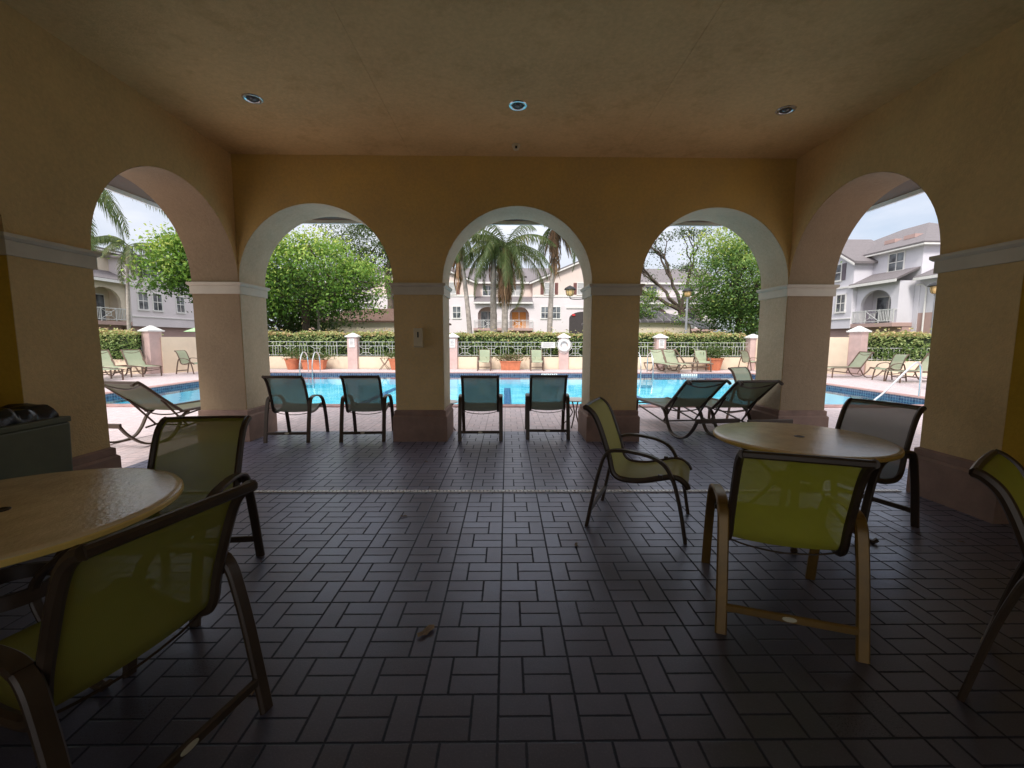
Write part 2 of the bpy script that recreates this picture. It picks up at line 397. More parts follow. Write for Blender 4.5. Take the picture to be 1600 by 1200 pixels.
p = thing('swimming_pool', 'rectangular turquoise swimming pool with blue waterline tiles', 'pool', (0, 0, 0)); p['kind'] = 'structure'
x0, x1, y0, y1 = POOL
s = MB(); s.add([(x0, y0, -.60), (x1, y0, -.60), (x1, y1, -.60), (x0, y1, -.60)], [(0, 1, 2, 3)])
for a, b in (((x0, y0), (x1, y0)), ((x1, y0), (x1, y1)), ((x1, y1), (x0, y1)), ((x0, y1), (x0, y0))):
    s.add([(a[0], a[1], -.60), (b[0], b[1], -.60), (b[0], b[1], -.25), (a[0], a[1], -.25)], [(0, 1, 2, 3)])
s.build('basin', 'pool', p)
s = MB()
for a, b in (((x0, y0), (x1, y0)), ((x1, y0), (x1, y1)), ((x1, y1), (x0, y1)), ((x0, y1), (x0, y0))):
    s.add([(a[0], a[1], -.25), (b[0], b[1], -.25), (b[0], b[1], .0), (a[0], a[1], .0)], [(0, 1, 2, 3)])
s.build('tile_band', 'pool_tile', p)
s = MB(); e = .32
for a in ((x0 - e, x0, y0 - e, y1 + e), (x1, x1 + e, y0 - e, y1 + e), (x0, x1, y0 - e, y0), (x0, x1, y1, y1 + e)):
    s.box(a[0], a[1], a[2], a[3], .004, .022)
s.build('coping', 'coping', p)
s = MB(); s.box(-.1, .15, y0 + .1, y1 - .1, -.599, -.585); s.box(4.4, 4.65, y0 + .1, y1 - .1, -.599, -.585); s.box(-4.6, -4.35, y0 + .1, y1 - .1, -.599, -.585)
s.build('lane_line', 'lane', p)
s = MB(); nx, ny = 2, 2
s.add([(x0, y0, -.085), (x1, y0, -.085), (x1, y1, -.085), (x0, y1, -.085)], [(0, 1, 2, 3)])
s.build('water', 'water', p)
s = MB()
for k in range(5): s.box(9.995 - 1.2 - 0, 9.99, y0 + .01 + k * .35, y0 + .36 + k * .35, -.59, -.20 - k * .075)
s.build('entry_steps', 'pool', p)
for xx in (1.42, 7.2):
    m = tag(thing('depth_marker', 'white depth marking tiles on the pool rim behind the right centre chair' if xx < 4 else 'white depth marking tiles set in pool rim in front of round terracotta pot', 'marking', (xx, y1 - .012, -.05)), group='depth markings on the pool rim')
    q = MB(); 
    for k in range(4): q.box(k * .17, k * .17 + .145, -.004, .006, -.045, .045)
    q.build('tile', 'capw', m)
    q = MB(); 
    for k in range(4): q.box(k * .17 + .045, k * .17 + .095, -.008, -.004, -.025, .03)
    q.build('lettering', 'ink', m)

# ------------------------------------------------------------------ pavilion (the arcade we stand in)
pav = thing('pool_pavilion', 'ochre stucco open pavilion with round arches framing the pool', 'building')
# back arcade wall
poly = [(-WL - T, 0)]
for a, b in OP:
    poly += [(a, 0)] + arc((a + b) / 2, ZI, (b - a) / 2) + [(b, 0)]
poly += [(WR + T, 0), (WR + T, ZC + .1), (-WL - T, ZC + .1)]
MB().prism(poly, D, D + T).build('arcade_wall', 'wall_in', pav)
# intrados / jamb and outside skins are the same wall, daylight put into the lighter jamb colour
YS = [3.18, 3.82]; SOP = [(3.82, D), (1.14, 3.18), (-1.54, .5)]
for sx, X0, X1, nm in ((-1, -WL - T, -WL, 'side_wall'), (1, WR, WR + T, 'side_wall')):
    poly = [(BACKY, 0)]
    for a, b in reversed(SOP):
        poly += [(a, 0)] + arc((a + b) / 2, ZI, (b - a) / 2) + [(b, 0)]
    poly = poly[:-1] + [(D, ZI), (D, ZC + .1), (BACKY, ZC + .1)]
    # the last opening runs to the corner pier: drop the sliver under the springing
    MB().prism(poly, X0, X1, 'x').build(nm, 'wall_room', pav)
    # blind infill set in the outer half of the second and third bays
    for a, b in SOP[1:]:
        r = (b - a) / 2; pl = [(a, 0)] + arc((a + b) / 2, ZI, r) + [(b, 0)]
        xa, xb = (X0 + .05, X0 + .2) if sx < 0 else (X1 - .2, X1 - .05)
        MB().prism(pl, xa, xb, 'x').build('infill_wall', 'wall_infill', pav)
# jamb skins (same paint, light on each jamb put into its colour)
def skin(x0, x1, yy0, yy1):
    b = MB(); return b
for a, b in OP:
    q = MB()
    pa = [(a, .44)] + arc((a + b) / 2, ZI, (b - a) / 2, 36) + [(b, .44)]
    n = len(pa); cx = (a + b) / 2
    inn = [(x + (.003 if x < cx - .001 else -.003 if x > cx + .001 else 0), z - (.003 if z > ZI + .5 else 0)) for x, z in pa]
    q.add([(x, D + .003, z) for x, z in inn] + [(x, D + T + .002, z) for x, z in inn], [(i, i + 1, i + 1 + n, i + n) for i in range(n - 1)])
    q.build('arch_reveal', 'wall_out', pav, smooth=True)
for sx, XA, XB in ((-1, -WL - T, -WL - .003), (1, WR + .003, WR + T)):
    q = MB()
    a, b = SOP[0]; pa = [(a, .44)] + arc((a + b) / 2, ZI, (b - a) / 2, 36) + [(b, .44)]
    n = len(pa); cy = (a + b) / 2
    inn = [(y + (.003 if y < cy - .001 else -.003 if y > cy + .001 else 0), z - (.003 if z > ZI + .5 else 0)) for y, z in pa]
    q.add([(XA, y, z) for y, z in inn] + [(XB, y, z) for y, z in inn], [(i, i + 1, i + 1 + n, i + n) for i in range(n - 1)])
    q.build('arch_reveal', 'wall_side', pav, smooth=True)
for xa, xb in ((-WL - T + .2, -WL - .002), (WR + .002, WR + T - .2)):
    MB().box(xa, xb, 3.1765, 3.1785, .44, 1.998).build('warm_light_reveal', 'wall_infill', pav)  # thin yellow skin: warm light on the jamb put into its colour
# piers: imposts and plinths wrap each pier
piers = [(-WL - T, -WL, D, D + T), (-1.519, -.863, D, D + T), (1.148, 1.796, D, D + T), (WR, WR + T, D, D + T)]
for X0, X1 in ((-WL - T, -WL), (WR, WR + T)):
    piers += [(X0, X1, 3.18, 3.82), (X0, X1, .5, 1.14), (X0, X1, BACKY, -1.54)]
for a, b, c, e_ in piers:
    im = MB()
    im.box(a - .022, b + .022, c - .022, e_ + .022, 2.0, 2.105)
    im.frus((a + b) / 2, (c + e_) / 2, 2.105, 2.125, (b - a) / 2 + .03, (e_ - c) / 2 + .03, (b - a) / 2 + .048, (e_ - c) / 2 + .048)
    im.box(a - .048, b + .048, c - .048, e_ + .048, 2.125, 2.152)
    im.build('impost_moulding', 'impost', pav, bevel=.003)
    pl = MB()
    pl.box(a - .045, b + .045, c - .045, e_ + .045, 0, .345)
    pl.frus((a + b) / 2, (c + e_) / 2, .345, .365, (b - a) / 2 + .045, (e_ - c) / 2 + .045, (b - a) / 2 + .026, (e_ - c) / 2 + .026)
    pl.box(a - .026, b + .026, c - .026, e_ + .026, .365, .425)
    pl.frus((a + b) / 2, (c + e_) / 2, .425, .438, (b - a) / 2 + .026, (e_ - c) / 2 + .026, (b - a) / 2 + .003, (e_ - c) / 2 + .003)
    pl.build('plinth', 'plinth', pav, bevel=.004)
# ceiling in three boards separated by shallow joints
xs = [-WL, -1.245, 1.515, WR]
for i in range(3):
    MB().box(xs[i] + (.0018 if i else 0), xs[i + 1] - (.0018 if i < 2 else 0), BACKY, D, ZC, ZC + .004).build('ceiling', 'ceiling', pav)
MB().box(-WL, WR, BACKY, D, ZC + .005, ZC + .06).build('ceiling_board', 'ceiling', pav)
for a_, b_, z_ in ((-WL - T, -1.9, 0), (2.1, WR + T, 0), (-1.9, 2.1, 2.75)): MB().box(a_, b_, BACKY - .3, BACKY - .002, z_, ZC + .1).build('rear_wall', 'wall_room', pav)  # unseen rear wall, added with its opening sized to set the fill light
MB().box(-WL - T, WR + T, BACKY, D + T, ZC + .102, ZC + .2).build('roof_light_block', 'soffit_dark', pav)  # unseen slab added above the room to block light
# eaves: dark soffit, pale fascia, hipped roof
ex0, ex1, ey1, ey0 = -WL - T - .9, WR + T + .9, D + T + .87, BACKY - .9
s = MB()
for a in ((ex0, -WL - T, ey0, ey1), (WR + T, ex1, ey0, ey1), (-WL - T, WR + T, D + T, ey1)):
    s.box(a[0], a[1], a[2], a[3], 3.355, 3.40)
s.build('soffit', 'soffit_dark', pav)
s = MB(); s.box(ex0 - .04, ex0, ey0, ey1 + .04, 3.30, 4.0); s.box(ex1, ex1 + .04, ey0, ey1 + .04, 3.30, 4.0); s.box(ex0, ex1, ey1, ey1 + .04, 3.30, 4.0)
s.build('fascia', 'soffit', pav)
def hip(mb, x0, x1, y0, y1, z0, z1, ins=None, th=.12):
    w, dd = x1 - x0, y1 - y0
    if ins is None: ins = min(w, dd) / 2
    if w >= dd: A, B = (x0 + ins, (y0 + y1) / 2, z1), (x1 - ins, (y0 + y1) / 2, z1)
    else: A, B = ((x0 + x1) / 2, y0 + ins, z1), ((x0 + x1) / 2, y1 - ins, z1)
    c = [(x0, y0, z0), (x1, y0, z0), (x1, y1, z0), (x0, y1, z0)]
    lo = [(a, b, z0 - th) for a, b, _ in c]
    v = c + lo + [A, B]
    if w >= dd: fs = [(0, 1, 9, 8), (2, 3, 8, 9), (1, 2, 9), (3, 0, 8)]
    else: fs = [(0, 1, 8), (2, 3, 9), (1, 2, 9, 8), (3, 0, 8, 9)]
    fs += [(4, 5, 1, 0), (5, 6, 2, 1), (6, 7, 3, 2), (7, 4, 0, 3), (7, 6, 5, 4)]
    return mb.add(v, fs)
hip(MB(), ex0 - .1, ex1 + .1, ey0 - .1, ey1 + .1, 4.16, 6.5, th=.15).build('roof', 'tiles_brown', pav)

# three recessed downlights and a sprinkler
rows = [(-2.52, 4.55, 'brushed recessed downlight at the left of the ceiling'), (.11, 4.63, 'chrome recessed downlight with bright rim in the ceiling centre'), (2.88, 4.67, 'brushed recessed downlight at the right of the ceiling')]
for x, y, lb in rows:
    t = thing('ceiling_downlight', lb, 'ceiling light', (x, y, ZC), 0, 'recessed ceiling downlights')
    MB().lathe([(.058, .02), (.060, -.004), (.072, -.010), (.090, -.008), (.096, -.001)], n=40).build('trim_ring', 'steel', t)
    MB().lathe([(.0, -.001), (.030, -.0015), (.058, -.002), (.0585, -.003)], n=32).build('lamp_recess', 'black', t)
    b = MB().lathe([(0, -.016), (.018, -.014), (.030, -.008), (.034, -.001)], n=24); b.build('bulb', 'glass', t)
t = thing('ceiling_sprinkler', 'small tan sprinkler cover on the ceiling in front of the centre arch', 'sprinkler', (.11, 5.52, ZC))
MB().lathe([(0, -.001), (.052, -.001), (.050, -.02), (.034, -.055), (.028, -.058), (0, -.058)], n=24).build('housing', 'boxp', t)
MB().box(-.013, .013, -.045, -.034, -.057, -.018).build('nozzle', 'black', t)
# cream box on the second pier
t = thing('wall_box', 'aged cream plastic box with dark keyhole slot on the pier', 'box', (-1.192, D, 1.31))
MB().box(-.06, .06, -.055, 0, 0, .245).build('housing', 'boxp', t, bevel=.008)
MB().box(-.010, .010, -.058, -.055, .12, .195).build('slot', 'black', t, bevel=.004)
MB().box(-.062, .062, -.057, .0, -.014, -.001).build('lip', 'boxp', t)

# drain line across the floor
t = thing('floor_drain', 'narrow white slotted drain line crossing the dark pavers', 'drain', (0, 3.865, 0))
q = MB(); q.box(-3.2, 3.7, -.023, -.016, .001, .010); q.box(-3.2, 3.7, .016, .023, .001, .010)
x = -3.2
while x < 3.7: q.box(x, x + .022, -.016, .016, .001, .010); x += .034
q.build('grate', 'drain', t)

# ------------------------------------------------------------------ dining chairs
prof_rail = [(-.045, .905), (-.015, .893), (.03, .85), (.07, .77), (.11, .66), (.15, .54), (.17, .45), (.20, .405), (.26, .385), (.38, .392), (.50, .425), (.58, .446), (.64, .440), (.685, .405), (.70, .375)]
prof_arm = [(0, 0), (.055, .30), (.095, .47), (.125, .56), (.17, .60), (.26, .612), (.36, .605), (.46, .585), (.545, .535), (.60, .44), (.635, .33), (.665, .20), (.70, 0)]
def make_chair(fm, smat):
    t = thing('patio_chair', 'x', 'chair')
    for sx in (-1, 1):
        pts = spline([(sx * .285, y - .35, z) for y, z in prof_arm], 5)
        # split in rear leg, arm, front leg
        n = len(pts); a = 4 * 5 - 2; b = 8 * 5 - 2
        MB().band(pts[:a + 1], .052, .024, (1, 0, 0)).build('leg', fm, t, smooth=True)
        MB().band(pts[a:b + 1], .054, .021, (1, 0, 0)).build('armrest', fm, t, smooth=True)
        MB().band(pts[b:], .050, .024, (1, 0, 0)).build('leg', fm, t, smooth=True)
        rp = spline([(sx * .245, y - .35, z) for y, z in prof_rail], 5)
        MB().sweep(rp, [(.019 * math.cos(2 * PI * i / 8), .021 * math.sin(2 * PI * i / 8)) for i in range(8)], (1, 0, 0)).build('side_rail', fm, t, smooth=True)
        g_ = MB()
        g_.box(min(sx * .255, sx * .275), max(sx * .255, sx * .275), .5 - .35, .53 - .35, .435, .460)
        g_.box(min(sx * .255, sx * .275), max(sx * .255, sx * .275), .13 - .35, .16 - .35, .545, .575)
        g_.build('bracket', fm, t)
    q = MB(); q.band([(-.245, -.392, .903), (-.1, -.397, .905), (.1, -.397, .905), (.245, -.392, .903)], .03, .034, (0, 1, 0)); q.build('top_bar', fm, t, smooth=True)
    q = MB(); q.band([(-.268, -.329, .125), (.268, -.329, .125)], .038, .020, (0, 0, 1)); st = q.build('stretcher', fm, t, smooth=True)
    q = MB(); k = 20
    q.add([(.030 * math.cos(2 * PI * i / k), -.341, .127 + .012 * math.sin(2 * PI * i / k)) for i in range(k)] + [(.030 * math.cos(2 * PI * i / k), -.339, .127 + .012 * math.sin(2 * PI * i / k)) for i in range(k)],
          [tuple(range(k)), tuple(range(2 * k - 1, k - 1, -1))] + [(i, i + k, (i + 1) % k + k, (i + 1) % k) for i in range(k)])
    q.build('plate', 'tag', st)
    q = MB(); q.tube(spline([(-.24, -.12, .385), (-.15, -.12, .36), (0, -.12, .345), (.15, -.12, .36), (.24, -.12, .385)], 4), .005, 6); q.build('tension_bar', fm, t)
    q = MB(); q.tube([(-.25, .24, .425), (.25, .24, .425)], .009, 6); q.build('cross_bar', fm, t)
    # sling
    rp = spline([(0, y - .35, z) for y, z in prof_rail], 4); nx = 10; vs = []; fs = []
    for i, p_ in enumerate(rp):
        tt = i / (len(rp) - 1)
        for j in range(nx + 1):
            u = j / nx * 2 - 1
            sag = .014 * (1 - u * u) * math.sin(PI * min(1, tt * 1.0))
            vs.append((u * .236, p_.y - sag * .5, p_.z - (sag if tt > .5 else 0) + .008))
    fs = [(i * (nx + 1) + j, i * (nx + 1) + j + 1, (i + 1) * (nx + 1) + j + 1, (i + 1) * (nx + 1) + j) for i in range(len(rp) - 1) for j in range(nx)]
    q = MB(); q.add(vs, fs); q.build('sling', smat, t, smooth=True)
    return t
G1 = 'sling chairs lined up in the arches'
G2 = 'sling chairs around the round tables'
chair = make_chair('bronze', 'sling_grey')
inside = [
    (-3.00, 6.10, 2, 'grey green sling chair in left arch, beside the corner pier, facing the pool', 'g', G1),
    (-2.00, 6.14, 4, 'grey green sling chair beside the box pier, facing the pool', 'g', G1),
    (-.37, 6.18, 1, 'left one of two sling chairs facing the pool in the centre arch', 'g', G1),
    (.59, 6.28, -1, 'sling chair in the centre arch with a side table at its right', 'g', G1),
    (1.049, 3.25, -114.6, 'pale lime sling chair seen from the side, alone left of the round table', 'p', G2),
    (1.424, 2.163, -19.5, 'bright lime sling chair with warm lit legs, its back to the viewer', 'l', G2),
    (2.68, 3.23, 112, 'grey green sling chair behind the right table, near the pier', 'g2', G2),
    (-1.86, 2.32, 186, 'olive sling chair behind the left table, facing the viewer', 'o', G2),
    (-1.33, 1.33, 75, 'large olive sling chair nearest the viewer, pushed to the left table', 'o', G2),
    (2.245, 1.42, -145, 'lime sling chair cut off by the right edge of the picture', 'l2', G2),
]
first = True
for x, y, a, lb, mk, gr in inside:
    sw = {'l': {'grey green mesh sling': M['sling_lime']}, 'l2': {'grey green mesh sling': M['sling_lime']}, 'o': {'grey green mesh sling': M['sling_olive']}, 'p': {'grey green mesh sling': M['sling_pale']}, 'g': None, 'g2': None}[mk]
    o = chair if first else copy_tree(chair, None, sw); first = False
    o.location = (x, y, 0); o.rotation_euler = (0, 0, R(a)); tag(o, lb, 'chair', gr)
    if mk == 'l':
        for c_ in o.children:
            if c_.name.split('.')[0] in ('leg', 'stretcher', 'armrest'): c_.data = c_.data.copy(); c_.data.materials[0] = M['bronze_warm_lit']
swo = {'grey green mesh sling': M['sling_sage'], 'bronze powder coat': M['bronze_out']}
ch_out = None
outc = [
    (-1.0, 19.2, 180, 'sage chair against the fence left of the long terracotta planter'),
    (1.35, 19.2, 180, 'sage chair against the fence right of the long terracotta planter'),
    (8.75, 19.1, 172, 'sage chair by the fence beside the round terracotta pot on its left'),
    (10.95, 19.2, -80, 'sage chair in profile right of the round terracotta pot'),
    (-12.6, 17.2, -92, 'sage chair in profile before the tall cream wall'),
    (13.35, 14.75, 88, 'sage armchair between the two loungers at the right of the pool'),
    (4.33, 7.3, -150, 'sage chair peeking out from behind the right corner pier'),
]
for x, y, a, lb in outc:
    o = copy_tree(chair, None, swo) if ch_out is None else copy_tree(ch_out)
    if ch_out is None: ch_out = o
    o.location = (x, y, 0); o.rotation_euler = (0, 0, R(a)); tag(o, lb, 'chair', 'sage chairs around the pool')

# ------------------------------------------------------------------ chaise loungers
def make_chaise(fm, smat, head=.84, hy=-.62):
    t = thing('chaise_lounger', 'x', 'lounger')
    for sx in (-1, 1):
        X = sx * .285
        MB().tube(spline([(X, -.02, .375), (X, .4, .375), (X, .85, .372), (X, 1.08, .365), (X, 1.15, .34)], 4), .021, 8).build('seat_rail', fm, t)
        MB().tube(spline([(X, .0, .375), (X, hy * .45, .375 + (head - .375) * .45), (X, hy * .92, .375 + (head - .375) * .95), (X, hy * 1.03, head + .0), (X, hy * 1.13, head - .03)], 4), .022, 8).build('back_rail', fm, t)
        MB().band(spline([(X, 1.02, .36), (X, 1.06, .33), (X, 1.075, .2), (X, 1.08, 0)], 4), .05, .026, (1, 0, 0)).build('leg', fm, t, smooth=True)
        MB().band(spline([(X, .10, .36), (X, .0, .30), (X, -.10, .14), (X, -.22, .035), (X, -.42, .012), (X, -.62, .06), (X, -.80, .20), (X, -.90, .335)], 5), .052, .026, (1, 0, 0)).build('curved_leg', fm, t, smooth=True)
        MB().tube([(X * .93, -.05, .13), (X * .93, 1.0, .25)], .014, 6).build('side_brace', fm, t)
        MB().tube([(X * .9, .1, .15), (X * .9, hy * .45, .375 + (head - .375) * .42)], .015, 6).build('back_prop', fm, t)
    MB().band([(-.31, -.90, .335), (.31, -.90, .335)], .06, .03, (0, 0, 1)).build('rear_bar', fm, t, smooth=True)
    MB().tube([(-.27, .1, .15), (.27, .1, .15)], .011, 6).build('cross_bar', fm, t)
    MB().tube([(-.28, 1.02, .30), (.28, 1.02, .30)], .011, 6).build('foot_bar', fm, t)
    MB().tube([(-.285, hy * 1.02, head + .004), (.285, hy * 1.02, head + .004)], .018, 8).build('head_bar', fm, t)
    zz = .375 + (head - .375) * .86
    MB().tube(spline([(-.27, hy * .93, zz + .03), (-.14, hy * .86, zz - .015), (0, hy * .83, zz - .035), (.14, hy * .86, zz - .015), (.27, hy * .93, zz + .03)], 4), .010, 6).build('tension_bar', fm, t)
    MB().tube(spline([(-.27, -.02, .36), (-.14, -.02, .33), (0, -.02, .32), (.14, -.02, .33), (.27, -.02, .36)], 4), .010, 6).build('tension_bar', fm, t)
    for nm, A, B in (('seat_sling', (0.0, .382), (1.13, .365)), ('back_sling', (-.015, .385), (hy * 1.03, head + .008))):
        vs = []; n1, n2 = 12, 8
        for i in range(n1 + 1):
            w = i / n1
            for j in range(n2 + 1):
                u = j / n2 * 2 - 1; sg = .018 * (1 - u * u) * math.sin(PI * w)
                vs.append((u * .272, A[0] + (B[0] - A[0]) * w, A[1] + (B[1] - A[1]) * w - sg))
        q = MB(); q.add(vs, [(i * (n2 + 1) + j, i * (n2 + 1) + j + 1, (i + 1) * (n2 + 1) + j + 1, (i + 1) * (n2 + 1) + j) for i in range(n1) for j in range(n2)])
        q.build(nm, smat, t, smooth=True)
    return t
GN = 'dark framed loungers facing the pool just outside the arches'; GF = 'sage loungers on the far deck'
M['sling_shade'] = sling('dark sage mesh sling toned for light', (.13, .135, .08), .05, .15)  # same cloth, shade on the near loungers put into the colour
cz = make_chaise('bronze', 'sling_shade')
for i, (x, y, a, lb) in enumerate([(2.71, 6.48, 6, 'left one of the pair of grey green loungers outside the right arch'), (3.42, 6.44, 4, 'lounger in the right arch pair, next to the corner pier'), (-4.93, 6.16, -7, 'grey green lounger seen through the left side arch near the pool edge')]):
    o = cz if i == 0 else copy_tree(cz)
    o.location = (x, y, 0); o.rotation_euler = (0, 0, R(a)); tag(o, lb, 'lounger', GN)
# sage loungers: raised back variant
cf = make_chaise('bronze_out', 'sling_sage', .95, -.42)
far = [
    (-14.0, 16.4, -118, 'sage lounger with raised back in front of left hedge, nearer its pier'),
    (-14.55, 15.7, -116, 'sage lounger with raised back at the left edge of the left arch view'),
    (-14.0, 14.6, -110, 'nearest sage lounger at the far left, only its foot end in view'),
    (6.7, 18.7, 188, 'sage lounger behind the right pool ladder, left one'),
    (7.35, 18.9, 188, 'sage lounger by the ladder with a small white table at its side'),
    (7.95, 19.05, -112, 'sage lounger angled beside the mauve fence pier'),
    (11.9, 19.0, 178, 'sage lounger half hidden by the right corner pier'),
    (13.2, 16.1, 92, 'sage lounger facing left, in front of tall wall on right deck'),
    (14.0, 14.2, 92, 'front sage lounger on the right deck, closest to the pool edge'),
]
for i, (x, y, a, lb) in enumerate(far):
    o = cf if i == 0 else copy_tree(cf)
    o.location = (x, y, 0); o.rotation_euler = (0, 0, R(a)); tag(o, lb, 'lounger', GF)

# ------------------------------------------------------------------ tables
def round_table(lb, x, y, r, rz):
    t = thing('round_table', lb, 'table', (x, y, 0), rz, 'round fibreglass dining tables')
    z = .70
    MB().lathe([(0, z - .018), (r - .03, z - .018), (r - .004, z - .03), (r, z - .018), (r - .001, z - .006), (r - .012, z), (r - .03, z + .0015), (.03, z + .0), (.027, z - .004), (0, z - .005)], n=96).build('tabletop', 'fibre', t)
    MB().lathe([(r - .002, z - .034), (r + .003, z - .030), (r + .004, z - .014), (r - .001, z - .008)], n=96).build('rim', 'fibre_edge', t)
    MB().lathe([(0, z + .001), (.02, z + .001), (.024, z + .0035), (.032, z + .0035), (.034, z + .001)], n=24).build('umbrella_hole_cap', 'black', t)
    MB().lathe([(.20, z - .035), (.22, z - .035), (.22, z - .055), (.20, z - .055), (.20, z - .035)], n=40).build('support_ring', 'bronze', t)
    for k in range(4):
        a = k * PI / 2 + PI / 4; c, s_ = math.cos(a), math.sin(a)
        pr = [(r * .80, z - .036), (r * .70, z - .10), (.22, .46), (.15, .36), (.20, .24), (r * .62, .06), (r * .80, .012), (r * .86, .03)]
        MB().band(spline([(c * q_, s_ * q_, zz) for q_, zz in pr], 5), .04, .022, (-s_, c, 0)).build('leg', 'bronze', t, smooth=True)
    MB().lathe([(.145, .33), (.165, .33), (.165, .39), (.145, .39), (.145, .33)], n=32).build('leg_ring', 'bronze', t)
    return t
round_table('round beige table with glossy top on the right, its whole top in view', 2.174, 3.10, .577, R(12))
round_table('round beige table cut off by the left edge, shining on its right side', -2.11, 1.745, .605, R(30))
def side_table(lb, x, y, s_=.22, gr='small white side tables', z=.44, fm='bronze'):
    t = thing('side_table', lb, 'table', (x, y, 0), R(20), gr)
    MB().lathe([(0, z - .012), (s_, z - .012), (s_ + .006, z - .004), (s_, z + .004), (0, z + .004)], n=36).build('tabletop', 'sign', t)
    for k in range(4):
        a = k * PI / 2 + PI / 4; c, sn = math.cos(a), math.sin(a)
        pr = [(s_ * .8, z - .013), (.07, z * .62), (.05, z * .5), (.09, z * .32), (s_ * .95, .0)]
        MB().band(spline([(c * q_, sn * q_, zz) for q_, zz in pr], 4), .022, .014, (-sn, c, 0)).build('leg', fm, t, smooth=True)
side_table('small white round side table beside the right chair of the centre arch', 1.12, 6.9)
side_table('small white side table half hidden by the pier with the box', -.98, 6.62)
side_table('small white side table next to the far lounger and mauve pier', 7.1, 19.3, .3, fm='bronze_out')
t = thing('folding_stand', 'small bronze cross legged stand beside a planter on the far deck', 'stand', (-5.55, 19.5, 0))
for sx in (-1, 1):
    MB().tube(spline([(sx * .2, -.12, 0), (sx * .05, -.08, .2), (-sx * .05, -.04, .3), (-sx * .18, 0, .52)], 4), .012, 6).build('leg', 'bronze_out', t)
    MB().tube(spline([(sx * .2, .12, 0), (sx * .05, .12, .2), (-sx * .05, .1, .3), (-sx * .18, .1, .52)], 4), .012, 6).build('leg', 'bronze_out', t)
MB().box(-.2, .2, -.02, .12, .52, .535).build('tray', 'bronze_out', t)

# waste bin with black liner
t = thing('waste_bin', 'olive green square bin with black bag folded over its rim', 'bin', (-3.40, 2.77, 0), R(0))
q = MB(); q.frus(0, 0, .03, .82, .27, .27, .285, .285); q.build('body', 'bin', t, bevel=.012)
q = MB(); q.frus(0, 0, .822, .862, .29, .29, .29, .29); q.build('lid_rim', 'bin', t, bevel=.008)
random.seed(3)
q = MB(); n = 64; ringz = [(.862, .289), (.875, .292), (.915, .280), (.945, .255), (.950, .16), (.935, .05)]
ph = [random.uniform(0, 6.28) for _ in range(6)]
vs = []
for zi, (z, rr) in enumerate(ringz):
    for i in range(n):
        a = 2 * PI * i / n; sq = 1 / max(abs(math.cos(a)), abs(math.sin(a))) * .93
        w = .008 * math.sin(9 * a + ph[0] + zi) + .006 * math.sin(17 * a + ph[1]) + random.uniform(-.004, .004)
        vs.append(((rr * sq + w * (zi > 0)) * math.cos(a) * .92, (rr * sq + w * (zi > 0)) * math.sin(a) * .92, z + (.015 * math.sin(5 * a + ph[2]) + .008 * math.sin(13 * a + ph[3])) * (1 if 0 < zi < 5 else 0)))
q.add(vs, [(k * n + i, k * n + (i + 1) % n, (k + 1) * n + (i + 1) % n, (k + 1) * n + i) for k in range(len(ringz) - 1) for i in range(n)] + [tuple(5 * n + i for i in range(n))])
q.build('bag', 'liner', t, smooth=True)

# fallen leaves
random.seed(11)
spots = [(-.39, 1.94, .04, 'largest dry leaf lying in the middle foreground of the pavers'), (.48, 2.82, .022, 'small dry leaf between the centre and the lone lime chair'), (-.93, 4.83, .02, 'pale leaf scrap on pavers beyond the drain line'), (3.2, 2.84, .018, 'pale leaf scrap near the right pier base'), (-.82, 3.3, .022, 'dark curled leaf just in front of the drain line'), (-1.02, 1.62, .03, 'dry twig of leaf beneath the large olive chair')]
for x, y, s_, lb in spots:
    q = MB(); n = 10; vs = [(0, 0, .006)]
    for i in range(n):
        a = 2 * PI * i / n; rr = s_ * (1 + .45 * math.cos(2 * a) + random.uniform(-.25, .25)); vs.append((rr * math.cos(a), rr * math.sin(a) * .7, .004 + .012 * random.random()))
    q.add(vs, [(0, i + 1, (i + 1) % n + 1) for i in range(n)])
    o = q.build('fallen_leaf', 'dryleaf'); o.location = (x, y, 0); o.rotation_euler = (0, 0, random.uniform(0, 6)); tag(o, lb, 'leaf', 'fallen leaves on the pavers')

# ------------------------------------------------------------------ foliage
def leaf_mesh(name, mat, parent, C, size, tone, rng, aspect=.55, droop=0.0, up=.35):
    """C: (n,3) leaf centres; each leaf a folded quad of 2 triangles pairs"""
    n = len(C)
    nrm = rng.normal(size=(n, 3)); nrm[:, 2] = np.abs(nrm[:, 2]) + up; nrm /= np.linalg.norm(nrm, axis=1)[:, None]
    tg = rng.normal(size=(n, 3)); tg[:, 2] -= droop
    tg -= nrm * (tg * nrm).sum(1)[:, None]; tg /= np.linalg.norm(tg, axis=1)[:, None]
    bt = np.cross(nrm, tg); sz = size * rng.uniform(.6, 1.3, n)[:, None]
    a = C - tg * sz * .5; b = C + bt * sz * aspect * .5 + nrm * sz * .08; c = C + tg * sz * .5 - nrm * sz * .1; d_ = C - bt * sz * aspect * .5 + nrm * sz * .08
    V = np.stack([a, b, c, d_], 1).reshape(-1, 3)
    me = bpy.data.meshes.new(name); me.vertices.add(4 * n); me.vertices.foreach_set('co', V.astype(np.float32).ravel())
    me.loops.add(4 * n); me.loops.foreach_set('vertex_index', np.arange(4 * n, dtype=np.int32))
    me.polygons.add(n); me.polygons.foreach_set('loop_start', np.arange(0, 4 * n, 4, dtype=np.int32))
    try: me.polygons.foreach_set('loop_total', np.full(n, 4, dtype=np.int32))
    except Exception: pass
    me.update(calc_edges=True)
    at = me.attributes.new('tone', 'FLOAT', 'FACE'); at.data.foreach_set('value', np.clip(tone, 0, 1).astype(np.float32))
    me.materials.append(M[mat])
    o = bpy.data.objects.new(name, me); COL.objects.link(o); o.parent = parent
    return o

